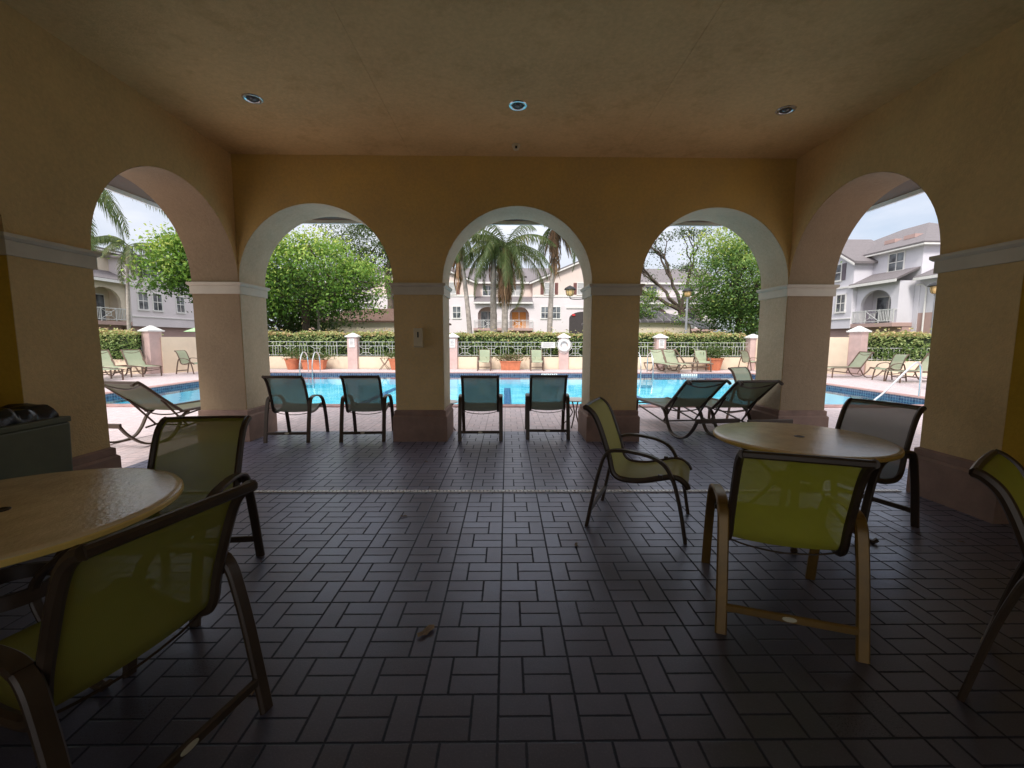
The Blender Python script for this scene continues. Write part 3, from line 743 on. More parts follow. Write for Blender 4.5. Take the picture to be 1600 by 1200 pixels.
def limb(mb, p0, p1, r0, r1, rng, wob=.15, n=5, k=7):
    p0, p1 = Vector(p0), Vector(p1); L = (p1 - p0).length; pts = []
    for i in range(n + 1):
        t_ = i / n; w = wob * L * math.sin(PI * t_) * .5
        pts.append(p0.lerp(p1, t_) + Vector((rng.uniform(-1, 1) * w, rng.uniform(-1, 1) * w, rng.uniform(-.3, .6) * w)))
    mb.tube(pts, [r0 + (r1 - r0) * i / n for i in range(n + 1)], k)
    return pts

def tree(name, lb, x, y, trunk_h, cz_, rx, ry, rz, nclump, per, lsize, lmat, bmat, seed, tr=.22, gap=.25, cl=.9, yellow=.1, lean=(0, 0), group=None, base=0, low=.0):
    rng = np.random.default_rng(seed)
    t = thing(name, lb, 'tree', (x, y, base), 0, group)
    wood = MB(); top = Vector((lean[0], lean[1], trunk_h))
    limb(wood, (0, 0, 0), top, tr, tr * .72, rng, .05, 6, 10)
    cen = np.array([lean[0], lean[1], cz_ - base])
    # clump centres in shell, biased outward
    dirs = rng.normal(size=(nclump, 3)); dirs /= np.linalg.norm(dirs, axis=1)[:, None]
    dirs[:, 2] = np.where(dirs[:, 2] < -.55 - low, -dirs[:, 2], dirs[:, 2])
    rad = rng.uniform(.45, 1.02, nclump) ** .6
    CC = cen + dirs * rad[:, None] * np.array([rx, ry, rz]) * (1 + .17 * rng.normal(size=(nclump, 1)))
    # limbs to a handful of clumps
    idx = rng.choice(nclump, size=min(16, nclump), replace=False)
    for i in idx[:6]:
        m_ = Vector(cen) .lerp(Vector(CC[i]), .45); m_.z -= rz * .15
        pts = limb(wood, top, m_, tr * .55, tr * .28, rng, .2)
        for j in idx[6:]:
            if (Vector(CC[j]) - m_).length < max(rx, rz) * .8: limb(wood, pts[-1], CC[j], tr * .24, tr * .07, rng, .2, 4, 5)
        limb(wood, pts[-1], CC[i], tr * .26, tr * .08, rng, .2, 4, 5)
    wood.build('trunk', bmat, t)
    P = []; Tn = []
    for c_ in CC:
        k = int(per * rng.uniform(.5, 1.4)); s_ = cl * rng.uniform(.6, 1.25)
        q_ = rng.normal(size=(k, 3)) * np.array([s_, s_, s_ * .55]) * .5
        pt = c_ + q_
        rel = (pt - cen) / np.array([rx, ry, rz]); lr = np.linalg.norm(rel, axis=1)
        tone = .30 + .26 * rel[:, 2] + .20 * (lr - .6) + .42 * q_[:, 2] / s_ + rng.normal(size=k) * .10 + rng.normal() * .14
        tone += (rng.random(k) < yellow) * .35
        P.append(pt); Tn.append(tone)
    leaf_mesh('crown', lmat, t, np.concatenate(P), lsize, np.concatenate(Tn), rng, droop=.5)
    return t
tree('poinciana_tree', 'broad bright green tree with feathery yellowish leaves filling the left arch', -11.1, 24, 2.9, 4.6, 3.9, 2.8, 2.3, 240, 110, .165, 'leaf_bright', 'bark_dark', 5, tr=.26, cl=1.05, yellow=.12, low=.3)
tree('shade_tree', 'dark green tree in shadow low behind the bright one', -13.6, 27, 1.8, 3.0, 2.8, 2.2, 2.2, 60, 90, .26, 'leaf_dark', 'bark_dark', 6, cl=1.3, yellow=0, low=.4)
tree('ficus_tree', 'tall airy dusky tree behind the bright green one', -9.6, 36, 5, 8.6, 4.6, 3.6, 3.6, 150, 100, .19, 'leaf_dark', 'bark', 7, tr=.35, cl=1.3, yellow=.02, low=.2)
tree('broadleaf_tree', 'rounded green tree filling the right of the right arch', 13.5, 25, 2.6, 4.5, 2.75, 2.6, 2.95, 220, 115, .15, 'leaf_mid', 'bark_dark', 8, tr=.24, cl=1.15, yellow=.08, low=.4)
tree('almond_tree', 'bright green tree over the tall cream wall in the left side arch', -17.0, 24.5, 2.9, 5.3, 2.0, 2.0, 2.0, 130, 110, .19, 'leaf_bright', 'bark_dark', 9, tr=.2, cl=1.1, yellow=.06, low=.4)
tree('feathery_shrub', 'pale green feathery bush beyond the metal roofed pavilion', 9.3, 31.5, 1.0, 3.7, 1.7, 1.4, 1.5, 60, 80, .16, 'leaf_mid', 'bark', 10, tr=.12, cl=.8, yellow=.15, low=.5)
tree('small_tree', 'green tree low over the fence behind the broadleaf tree', 17.5, 31, 1.6, 3.0, 2.6, 2.0, 1.9, 50, 80, .24, 'leaf_mid', 'bark_dark', 15, cl=1.1, yellow=.15, low=.4)

# sparse dark tree with visible limbs
def sparse_tree():
    rng = np.random.default_rng(21)
    t = thing('sparse_tree', 'tall sparse dark tree with bare spreading limbs behind the lamp', 'tree', (14.3, 33, 0))
    w = MB(); tips = []
    base = Vector((0, 0, 0)); fork = Vector((-1.0, 0, 3.6))
    limb(w, base, fork, .34, .26, rng, .08, 6, 10)
    def grow(p, d_, L, r, depth):
        e_ = p + d_ * L; pts = limb(w, p, e_, r, r * .6, rng, .18, 4, 6)
        if depth == 0: tips.append(pts[-1]); tips.append(pts[-2]); return
        for k in range(rng.integers(2, 4)):
            nd = (d_ + Vector((rng.normal() * .55, rng.normal() * .45, rng.normal() * .28 + .05))).normalized()
            grow(pts[-1], nd, L * rng.uniform(.6, .82), r * .58, depth - 1)
        if depth < 3: tips.append(pts[2])
    for d_ in ((-.95, .1, .45), (-.35, 0, 1), (.25, .1, 1), (.75, -.1, .75), (-.7, .3, .9)):
        grow(fork, Vector(d_).normalized(), 2.5, .17, 3)
    w.build('trunk', 'bark_dark', t)
    P = []; Tn = []
    for q_ in tips:
        k = 26; v = rng.normal(size=(k, 3)) * np.array([.42, .42, .13]); P.append(np.array(q_) + v); Tn.append(.3 + rng.normal(size=k) * .2)
    leaf_mesh('crown', 'leaf_dark', t, np.concatenate(P), .16, np.concatenate(Tn), rng)
sparse_tree()

# palms
def palm(lb, x, y, h, tr, nf, fl, seed, lean=(0, 0), dead=0, skirt=0, mat='palm', elev=(-.5, 1.1), az=None, group='coconut palms'):
    rng = np.random.default_rng(seed); random.seed(seed)
    t = thing('palm_tree', lb, 'palm tree', (x, y, 0), 0, group)
    w = MB(); n = 22; pts = []; rr = []
    for i in range(n + 1):
        u = i / n; pts.append((lean[0] * u ** 1.6, lean[1] * u ** 1.6, h * u)); rr.append(tr * (1.25 - .5 * u + (.28 * math.exp(-u * 14))) * (1 + .05 * (i % 2)))
    w.tube(pts, rr, 12); w.build('trunk', 'bark_palm', t)
    top = Vector(pts[-1])
    def frond(d0, L, sagk, mname, lw=.042, ll=.72, tonebase=.45, nm='frond', start=.12):
        a, el = d0; hd = Vector((math.cos(a), math.sin(a), 0)); V = []; F = []; TN = []
        p_ = top.copy() + Vector((0, 0, rng.uniform(-.1, .15))); e_ = el; N = 34; mid = []
        for i in range(N + 1):
            mid.append(p_.copy()); p_ = p_ + (hd * math.cos(e_) + Vector((0, 0, 1)) * math.sin(e_)) * (L / N); e_ -= sagk / N
        side = Vector((-hd.y, hd.x, 0))
        mb = MB(); mb.tube(mid, [.03 * (1 - .8 * i / N) for i in range(N + 1)], 4)
        vs = list(mb.v); fs = list(mb.f); TN = [.55] * len(fs)
        for i in range(int(N * start), N + 1):
            u = i / N; l_ = ll * (math.sin(PI * min(1, .15 + u * .85)) ** .7 + .1)
            tg = (mid[min(i + 1, N)] - mid[max(i - 1, 0)]).normalized()
            for sd in (-1, 1):
              for rep in range(2):
                dr = rng.uniform(.5, 1.1) if rep == 0 else rng.uniform(.9, 1.5)
                dv = (side * sd * 1.0 + tg * .55 - Vector((0, 0, dr)) + Vector(rng.normal(size=3) * .08)).normalized()
                b0 = mid[i] + tg * (rep * L / N * .5); m1 = b0 + dv * l_ * .5; tip = b0 + (dv - Vector((0, 0, .45))).normalized() * l_ * rng.uniform(.85, 1.1)
                q0 = len(vs); wd = tg * lw * .5
                vs += [tuple(b0 - wd), tuple(b0 + wd), tuple(m1 + wd), tuple(m1 - wd), tuple(tip)]
                fs += [(q0, q0 + 1, q0 + 2, q0 + 3), (q0 + 3, q0 + 2, q0 + 4)]
                v_ = tonebase + rng.normal() * .13 + .15 * math.sin(e_); TN += [v_, v_ + .1]
        me = bpy.data.meshes.new(nm); me.from_pydata(vs, [], fs)
        at = me.attributes.new('tone', 'FLOAT', 'FACE'); at.data.foreach_set('value', np.clip(np.array(TN), 0, 1).astype(np.float32))
        me.materials.append(M[mname]); o = bpy.data.objects.new(nm, me); COL.objects.link(o); o.parent = t
    for k in range(nf):
        a = az[k] if az else 2 * PI * k / nf * 1.0 + rng.uniform(-.25, .25)
        el = elev[0] + (elev[1] - elev[0]) * ((k * 7) % nf) / nf + rng.uniform(-.12, .12)
        frond((a, el), fl * rng.uniform(.85, 1.1), rng.uniform(1.3, 2.0), mat, tonebase=rng.uniform(.42, .82))
    for k in range(dead):
        frond((rng.uniform(0, 2 * PI), rng.uniform(-1.25, -.7)), fl * rng.uniform(.6, .85), rng.uniform(.3, .8), 'palm_dead', ll=.5, tonebase=rng.uniform(.3, .7), nm='dead_frond')
    if skirt:
        vs = []; fs = []; TN = []
        for k in range(skirt):
            a = rng.uniform(0, 2 * PI); z0 = top.z - rng.uniform(.0, 2.2); r0 = tr * rng.uniform(.9, 1.6); L = rng.uniform(.7, 1.9)
            c, s_ = math.cos(a), math.sin(a); b0 = Vector((top.x + c * r0, top.y + s_ * r0, z0)); m1 = b0 + Vector((c * .16, s_ * .16, -L * .5)) + Vector(rng.normal(size=3) * .04); tip = b0 + Vector((c * .08, s_ * .08, -L)) + Vector(rng.normal(size=3) * .08)
            wd = Vector((-s_, c, 0)) * rng.uniform(.02, .06); q0 = len(vs)
            vs += [tuple(b0 - wd), tuple(b0 + wd), tuple(m1 + wd), tuple(m1 - wd), tuple(tip)]; fs += [(q0, q0 + 1, q0 + 2, q0 + 3), (q0 + 3, q0 + 2, q0 + 4)]
            v_ = rng.uniform(.1, .9); TN += [v_, v_]
        me = bpy.data.meshes.new('beard'); me.from_pydata(vs, [], fs)
        at = me.attributes.new('tone', 'FLOAT', 'FACE'); at.data.foreach_set('value', np.array(TN, dtype=np.float32))
        me.materials.append(M['palm_dead']); o = bpy.data.objects.new('beard', me); COL.objects.link(o); o.parent = t
palm('palm with thick brown fibre beard at the centre of the middle arch', -.12, 26.0, 6.7, .17, 24, 3.8, 31, skirt=420, dead=2)
palm('palm with the straight pale grey trunk left of the bearded palm', -.82, 26.6, 6.9, .19, 9, 3.0, 32, dead=2)
palm('slim leaning palm at the right of the middle arch with hanging brown fronds', 2.55, 26.0, 8.1, .14, 9, 2.9, 33, lean=(.3, 0), dead=9, skirt=60)
palm('slim leaning palm at the left of the middle arch', -2.15, 26.0, 7.6, .13, 8, 2.6, 34, lean=(-.75, 0), dead=8, skirt=60)
palm('thin palm before the left apartment house', -26.0, 30, 7.6, .10, 9, 2.9, 35, lean=(.45, 0), dead=0)
palm('near palm whose fronds hang into the top of the left side arch', -13.7, 13.2, 6.7, .17, 14, 3.7, 36, elev=(-.35, .9), dead=1)
palm('palm right of the pool with only frond tips in the right side arch', 11.8, 10.9, 7.3, .16, 10, 3.0, 37, elev=(-.2, .9))

def leaf_box(name, lb, cat, x0, x1, y0, y1, z0, z1, n, size, mat, seed, rz=0, loc=(0, 0, 0), mtop=True):
    rng = np.random.default_rng(seed)
    t = thing(name, lb, cat, loc, rz, 'clipped hedges')
    MB().box(x0 + .12, x1 - .12, y0 + .14, y1 - .14, z0, z1 - .14).build('stems', 'leaf_core', t)
    Lx, Ly, Lz = x1 - x0, y1 - y0, z1 - z0
    P = rng.random((n, 3)); face = rng.random(n)
    P[:, 1] = np.where(face < .62, P[:, 1] * .16, P[:, 1]); P[:, 2] = np.where(face >= .62, 1 - P[:, 2] * .13, P[:, 2])
    X = x0 + P[:, 0] * Lx
    bul = .05 * np.sin(X * 2.3 + seed) + .04 * np.sin(X * 5.1)
    C = np.stack([X, y0 + P[:, 1] * Ly - bul * .8, z0 + P[:, 2] * Lz + bul * .7], 1)
    hh = (C[:, 2] - z0) / Lz
    C[:, 2] += (hh > .85) * (rng.random(n) < .12) * rng.exponential(.06, n)
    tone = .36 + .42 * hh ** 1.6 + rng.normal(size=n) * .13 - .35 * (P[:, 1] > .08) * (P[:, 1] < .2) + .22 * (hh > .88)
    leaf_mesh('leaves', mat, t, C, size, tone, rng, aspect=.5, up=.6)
    return t
M['leaf_core'] = simple('dense shaded stems', (.02, .035, .012), .9, .2)
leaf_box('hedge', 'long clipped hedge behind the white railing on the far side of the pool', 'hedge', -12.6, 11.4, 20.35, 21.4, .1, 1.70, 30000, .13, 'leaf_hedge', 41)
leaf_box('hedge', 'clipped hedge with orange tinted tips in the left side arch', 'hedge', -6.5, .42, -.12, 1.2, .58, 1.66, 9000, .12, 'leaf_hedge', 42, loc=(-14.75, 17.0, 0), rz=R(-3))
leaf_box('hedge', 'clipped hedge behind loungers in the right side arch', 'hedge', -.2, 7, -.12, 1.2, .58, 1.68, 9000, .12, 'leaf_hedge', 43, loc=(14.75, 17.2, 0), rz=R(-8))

# ------------------------------------------------------------------ fence
def cap_post(lb, x, y, w=.44, h=1.47, rz=0, sign=0, cap=.2):
    t = thing('fence_pier', lb, 'pier', (x, y, 0), rz, 'mauve fence piers with white caps')
    MB().box(-w / 2, w / 2, -w / 2, w / 2, 0, h).build('shaft', 'post', t, bevel=.008)
    q = MB(); e_ = w / 2 + .075
    q.box(-e_, e_, -e_, e_, h, h + .055); q.frus(0, 0, h + .055, h + cap, e_ * .92, e_ * .92, .03, .03); q.build('cap', 'capw', t, bevel=.006)
    return t
pl = [(-7.15, 'mauve fence pier right of the three terracotta planters, with notice'), (-2.52, 'mauve fence pier at the left of the middle arch, with notice'), (2.66, 'mauve fence pier with a white life ring'), (7.2, 'mauve fence pier behind the right ladder, with notice'), (11.59, 'mauve fence pier at the right end of the railing'), (-11.9, 'mauve fence pier at the left end of the railing')]
for x, lb in pl: cap_post(lb, x, 20.18)
cap_post('large mauve pier with white pyramid cap left of the tall cream wall', -14.1, 17.3, .46, 1.66, R(-20), cap=.24)
cap_post('large mauve pier with white pyramid cap at the end of the right hedge', 14.25, 17.3, .46, 1.72, R(24), cap=.25)
for x, lb in ((-7.15, 'white notice with grey lines on the pier near the planters'), (-2.52, 'white notice with grey lines on the pier left in the middle arch'), (7.2, 'white notice with grey lines on pier behind right ladder')):
    t = thing('notice_board', lb, 'sign', (x, 19.95, 1.0), 0, 'notices on the fence piers')
    MB().box(-.13, .13, -.015, 0, 0, .40).build('board', 'sign', t)
    q = MB()
    for k in range(5): q.box(-.09, .09 - .03 * (k % 2), -.018, -.0155, .34 - k * .06, .36 - k * .06)
    q.build('lettering', 'ink', t)
t = thing('rules_board', 'white rectangular sign on the railing beside the life ring pier', 'sign', (1.93, 19.97, 1.0))
MB().box(-.32, .32, -.015, 0, 0, .26).build('board', 'sign', t)
q = MB()
for k in range(4): q.box(-.25, .25 - .08 * (k % 2), -.018, -.0155, .20 - k * .05, .215 - k * .05)
q.build('lettering', 'ink', t)
t = thing('life_ring', 'white life ring hung on the fence pier', 'life ring', (2.66, 19.90, 1.12))
q = MB(); rr, r2 = .235, .07; n = 36
vs = []; fs = []
for i in range(n):
    a = 2 * PI * i / n
    for j in range(10):
        b = 2 * PI * j / 10; vs.append(((rr + r2 * math.cos(b)) * math.cos(a), r2 * .8 * math.sin(b), (rr + r2 * math.cos(b)) * math.sin(a)))
fs = [(i * 10 + j, i * 10 + (j + 1) % 10, ((i + 1) % n) * 10 + (j + 1) % 10, ((i + 1) % n) * 10 + j) for i in range(n) for j in range(10)]
q.add(vs, fs); q.build('ring', 'capw', t, smooth=True)
q = MB()
for k in range(4):
    a = k * PI / 2 + .6; q.tube(spline([(math.cos(a + u) * (.325 + (.03 if 0 < u < 1.4 else 0)), 0, math.sin(a + u) * (.325 + (.03 if 0 < u < 1.4 else 0))) for u in (0, .5, 1.0, 1.5)], 3), .009, 5)
q.build('rope', 'sign', t)
MB().box(-.12, .12, .05, .06, -.14, .14).build('backing_board', 'sign', t)

segs = sorted([-11.9, -7.15, -2.52, 2.66, 7.2, 11.59])
lbl = ['left of the pier by the planters, white railing section with pot plants before it', 'white railing section between the planters and the box pier', 'white railing section behind the long terracotta planter in the middle arch', 'white railing section just right of the life ring', 'white railing section behind the round terracotta pot']
for i in range(5):
    a, b = segs[i] + .22, segs[i + 1] - .22; c = (a + b) / 2; h = (b - a) / 2
    w = MB().box(a, b, 20.08, 20.28, 0, .565).build('low_wall', 'fwall')
    tag(w, 'low cream wall under the ' + lbl[i].replace('white ', ''), 'wall', 'low cream fence walls')
    t = thing('fence_railing', lbl[i], 'railing', (c, 20.18, .565), 0, 'white patterned fence railings')
    q = MB(); th = .010
    for z in (.07, .50, .69): q.box(-h, h, -th, th, z - .008, z + .008)
    q.build('rail', 'white_metal', t)
    q = MB(); x = -h + .03; sq = .62; gapn = 0
    while x + sq < h:
        for xx in (x, x + sq): q.box(xx - .009, xx + .009, -.012, .012, 0, .70)
        if gapn % 2 == 0:
            z0, z1 = .07, .50; cx_, czz = x + sq / 2, (z0 + z1) / 2
            for sx in (-1, 1):
                for sz in (-1, 1): q.band([(cx_ + sx * sq / 2, 0, czz + sz * (z1 - z0) / 2), (cx_ + sx * .12, 0, czz + sz * .09)], .016, .016, (0, 1, 0))
            for A, B in (((-.13, 0, .1), (.13, 0, .1)), ((.13, 0, .1), (.13, 0, -.1)), ((.13, 0, -.1), (-.13, 0, -.1)), ((-.13, 0, -.1), (-.13, 0, .1))):
                q.band([(cx_ + A[0], 0, czz + A[2]), (cx_ + B[0], 0, czz + B[2])], .016, .016, (0, 1, 0))
            q.box(cx_ - .008, cx_ + .008, -.008, .008, czz - .21, czz + .21)
        else:
            for k in range(1, 5): q.box(x + sq * k / 5 - .006, x + sq * k / 5 + .006, -.008, .008, .07, .50)
        for k in range(1, 4): q.box(x + sq * k / 4 - .005, x + sq * k / 4 + .005, -.008, .008, .50, .69)
        x += sq; gapn += 1
    q.build('bars', 'white_metal', t)
def wall_seg(name, lb, A, B, h, th=.2, mat='fwall'):
    A, B = Vector(A + (0,)), Vector(B + (0,)); L = (B - A).length; a = math.atan2(B.y - A.y, B.x - A.x)
    o = MB().box(0, L, -th / 2, th / 2, 0, h).build(name, mat); o.location = A; o.rotation_euler = (0, 0, a); return tag(o, lb, 'wall')
wall_seg('garden_wall', 'tall plain cream wall in the left side arch', (-13.85, 17.4), (-11.95, 20.0), 1.45)
wall_seg('garden_wall', 'tall plain cream wall in the right side arch', (11.7, 20.0), (14.0, 17.45), 1.52)
wall_seg('low_wall', 'low cream wall under the hedge in the left side arch', (-21, 17.25), (-14.35, 17.15), .565)
wall_seg('low_wall', 'low cream wall under the hedge in the right side arch', (14.5, 17.2), (21.5, 16.3), .565)
# cast stone railing stubs over the side low walls
for lb, x, y, rz, L in (('white railing above the low wall in left side arch', -14.4, 17.15, PI, 6.4), ('white railing above the low wall in right side arch', 14.55, 17.2, R(-7), 6.8)):
    t = thing('fence_railing', lb, 'railing', (x, y, .565), rz, 'white patterned fence railings')
    q = MB(); q.box(0, L, -.012, .012, .05, .08); q.box(0, L, -.012, .012, .5, .53)
    for k in range(int(L / .2)): q.box(k * .2, k * .2 + .016, -.008, .008, 0, .53)
    q.build('bars', 'white_metal', t)

# ------------------------------------------------------------------ planters
def plant(t, x, y, z, sx, sy, h, n, seed, size=.14, bias=0):
    rng = np.random.default_rng(seed)
    C = rng.normal(size=(n, 3)) * np.array([sx, sy, h * .4]) * .5 + np.array([x, y, z + h * .45]); C[:, 2] = np.maximum(C[:, 2], z + .02)
    leaf_mesh('plant', 'leaf_plant', t, C, size, .45 + bias + rng.normal(size=n) * .22, rng, aspect=.3, up=0)
def pot(lb, x, y, r=.3, h=.46, bias=0, seed=1, ph=.5, pn=260):
    t = thing('terracotta_pot', lb, 'planter', (x, y, 0), 0, 'terracotta planters')
    MB().lathe([(0, .0), (r * .66, 0), (r * .95, h - .08), (r * 1.02, h - .08), (r * 1.05, h), (r * .93, h), (r * .9, h - .06), (0, h - .05)], n=32).build('pot', 'terracotta', t)
    MB().lathe([(0, h - .045), (r * .9, h - .05)], n=20).build('soil', 'soil', t)
    plant(t, 0, 0, h - .05, r * 1.5, r * 1.5, ph, pn, seed, bias=bias)
def trough(lb, x, y, w, seed, h=.44, bias=0.25):
    t = thing('terracotta_trough', lb, 'planter', (x, y, 0), 0, 'terracotta planters')
    q = MB(); q.frus(0, 0, 0, h - .07, w * .42, .17, w * .47, .22); q.frus(0, 0, h - .069, h, w * .49, .24, w * .5, .25); q.build('trough', 'terracotta', t, bevel=.01)
    q = MB(); q.box(-w * .46, w * .46, -.2, .2, h + .001, h + .006); q.build('soil', 'soil', t)
    plant(t, 0, 0, h, w * .8, .35, .34, 700, seed, .12, bias)
pot('round terracotta pot with grey green plant at far left of the deck', -9.75, 19.6, .31, .5, seed=51, ph=.6)
trough('terracotta trough behind the left pool ladder', -8.75, 19.6, 1.05, 52, bias=.1)
trough('long terracotta planter of reddish plants between two chairs in the middle arch', .17, 19.5, .98, 53, .42, .35)
pot('large round terracotta pot with bushy plant in the right arch', 9.55, 19.6, .38, .56, seed=54, ph=.75, pn=600, bias=-.1)
pot('terracotta pot beside the pier with the box, nearly hidden', -5.05, 19.6, .32, .5, seed=55)

# ------------------------------------------------------------------ ladders and hand rail
def ladder(lb, x, y):
    t = thing('pool_ladder', lb, 'ladder', (x, y, 0), 0, 'steel pool ladders')
    for sx in (-1, 1):
        MB().tube(spline([(sx * .25, -.12, -.58), (sx * .25, -.12, -.1), (sx * .25, -.10, .35), (sx * .25, .06, .72), (sx * .25, .28, .85), (sx * .25, .52, .74), (sx * .25, .62, .45), (sx * .25, .62, 0)], 6), .024, 8).build('handrail', 'steel', t)
    for z in (-.25, -.45): MB().box(-.25, .25, -.18, -.08, z - .012, z + .012).build('tread', 'steel', t)
ladder('steel pool ladder at the far left edge of the pool', -8.15, 17.6)
ladder('steel pool ladder at the far right edge of the pool', 5.75, 17.6)
t = thing('step_handrail', 'sloping steel handrail at the right pool steps', 'handrail', (9.42, 10.1, 0))
MB().tube(spline([(-.95, -.35, -.6), (-.9, -.33, -.05), (-.6, -.25, .18), (.35, .1, .80), (.62, .2, .84), (.72, .24, .6), (.74, .25, 0)], 6), .024, 8).build('rail', 'steel', t)

# ------------------------------------------------------------------ lamps
def lamp_head(t, x, y, z, k_=1.25):
    zb = z; z = 0
    n0 = set(o_.name for o_ in t.children)
    MB().lathe([(.0, z + .42), (.03, z + .40), (.10, z + .37), (.20, z + .31), (.235, z + .25), (.225, z + .235), (.0, z + .24)], x, y, 28).build('lamp_hood', 'black', t)
    MB().lathe([(.155, z + .235), (.165, z + .17), (.14, z + .05), (.09, z + .0), (.0, z + .0)], x, y, 24).build('lamp_shade', 'lampglass', t)
    q = MB()
    for k in range(6):
        a = k * PI / 3; q.tube([(x + math.cos(a) * rr_, y + math.sin(a) * rr_, zz) for rr_, zz in ((.165, z + .235), (.172, z + .17), (.147, z + .05), (.09, z - .005))], .006, 5)
    q.build('cage', 'black', t)
    for o_ in [q_ for q_ in t.children if q_.name not in n0]: o_.data.transform(Matrix.Translation((x, y, zb)) @ Matrix.Scale(k_, 4) @ Matrix.Translation((-x, -y, 0)))
def lamp_post(lb, x, y, h, arm=0):
    t = thing('street_lamp', lb, 'lamp', (x, y, 0), 0, 'lamps with black hoods and amber shades')
    MB().lathe([(.16, 0), (.16, .1), (.10, .2), (.075, .5), (.07, 1.2), (.055, h - .1), (.075, h - .08), (.075, h - .02), (.05, h)], n=20).build('pole', 'lampgrey' if not arm else 'black', t)
    if arm:
        MB().tube(spline([(0, 0, h - .25), (-arm * .5, 0, h - .36), (-arm * .95, 0, h - .34), (-arm, 0, h - .2)], 5), .022, 8).build('arm', 'black', t)
        lamp_head(t, -arm, 0, h - .2)
    else: lamp_head(t, 0, 0, h)
M['lampgrey'] = simple('grey lamp post paint', (.30, .31, .33), .5, .06)
lamp_post('tall grey lamp post with amber lantern in front of the sparse tree', 10.0, 24.0, 3.75)
lamp_post('black hooded lantern on a bracket near the right of the middle arch', 4.2, 21.7, 3.75, 1.05)
lamp_post('black hooded lantern half hidden by the right side pier', 17.55, 17.6, 3.3)
t = thing('utility_pole', 'plain grey pole rising in front of the brown pavilion roof', 'pole', (-10.9, 25.2, 0))
MB().lathe([(.11, 0), (.10, .3), (.085, 1.5), (.075, 3.5), (.0, 3.52)], n=16).build('pole', 'bark_palm', t)

# ------------------------------------------------------------------ buildings
def window(t, x, z, w, h, y, sh=None, mull=1, cross=True, glassm='glass', shw=.42, trim=.10):
    fr = MB()
    fr.box(x - w / 2 - trim, x - w / 2, y - .06, y + .02, z - trim, z + h + trim); fr.box(x + w / 2, x + w / 2 + trim, y - .06, y + .02, z - trim, z + h + trim)
    fr.box(x - w / 2, x + w / 2, y - .06, y + .02, z + h, z + h + trim); fr.box(x - w / 2 - trim * 1.3, x + w / 2 + trim * 1.3, y - .10, y + .02, z - trim - .04, z - .002)
    for k in range(1, mull + 1): fr.box(x - w / 2 + w * k / (mull + 1) - .03, x - w / 2 + w * k / (mull + 1) + .03, y - .045, y - .004, z, z + h)
    if cross: fr.box(x - w / 2, x + w / 2, y - .042, y - .004, z + h * .5 - .03, z + h * .5 + .03)
    f_ = fr.build('window', 'trim', t)
    MB().box(x - w / 2, x + w / 2, y - .025, y - .003, z, z + h).build('pane', glassm, f_)
    if sh:
        for sx in (-1, 1):
            c = x + sx * (w / 2 + trim + shw / 2 + .02)
            q = MB(); q.box(c - shw / 2, c + shw / 2, y - .05, y - .002, z - .05, z + h + .05)
            for k in range(9): q.box(c - shw / 2 + .05, c + shw / 2 - .05, y - .062, y - .051, z + h * k / 9 + .02, z + h * k / 9 + h * .07)
            q.build('shutter', sh, t)
def gable(t, x0, x1, y0, y1, z0, zp, wm, oh=.45):
    """gabled wing roof whose gable faces -y"""
    xm = (x0 + x1) / 2
    MB().prism([(x0, z0), (x1, z0), (xm, zp)], y0, y0 + .25).build('gable_wall', wm, t)
    sl = (zp - z0) / (xm - x0)
    q = MB()
    q.prism([(x0 - oh, z0 - oh * sl), (xm, zp), (xm, zp + .2), (x0 - oh, z0 - oh * sl + .2)], y0 - .4, y1)
    q.prism([(xm + .002, zp), (x1 + oh, z0 - oh * sl), (x1 + oh, z0 - oh * sl + .2), (xm + .002, zp + .2)], y0 - .4, y1)
    q.build('roof', 'tiles', t)
    q = MB()
    q.prism([(x0 - oh, z0 - oh * sl - .16), (xm, zp - .16), (xm, zp + .02), (x0 - oh, z0 - oh * sl + .02)], y0 - .46, y0 - .402)
    q.prism([(xm + .002, zp - .16), (x1 + oh, z0 - oh * sl - .16), (x1 + oh, z0 - oh * sl + .02), (xm + .002, zp + .02)], y0 - .46, y0 - .402)
    q.build('rake_board', 'trim', t)
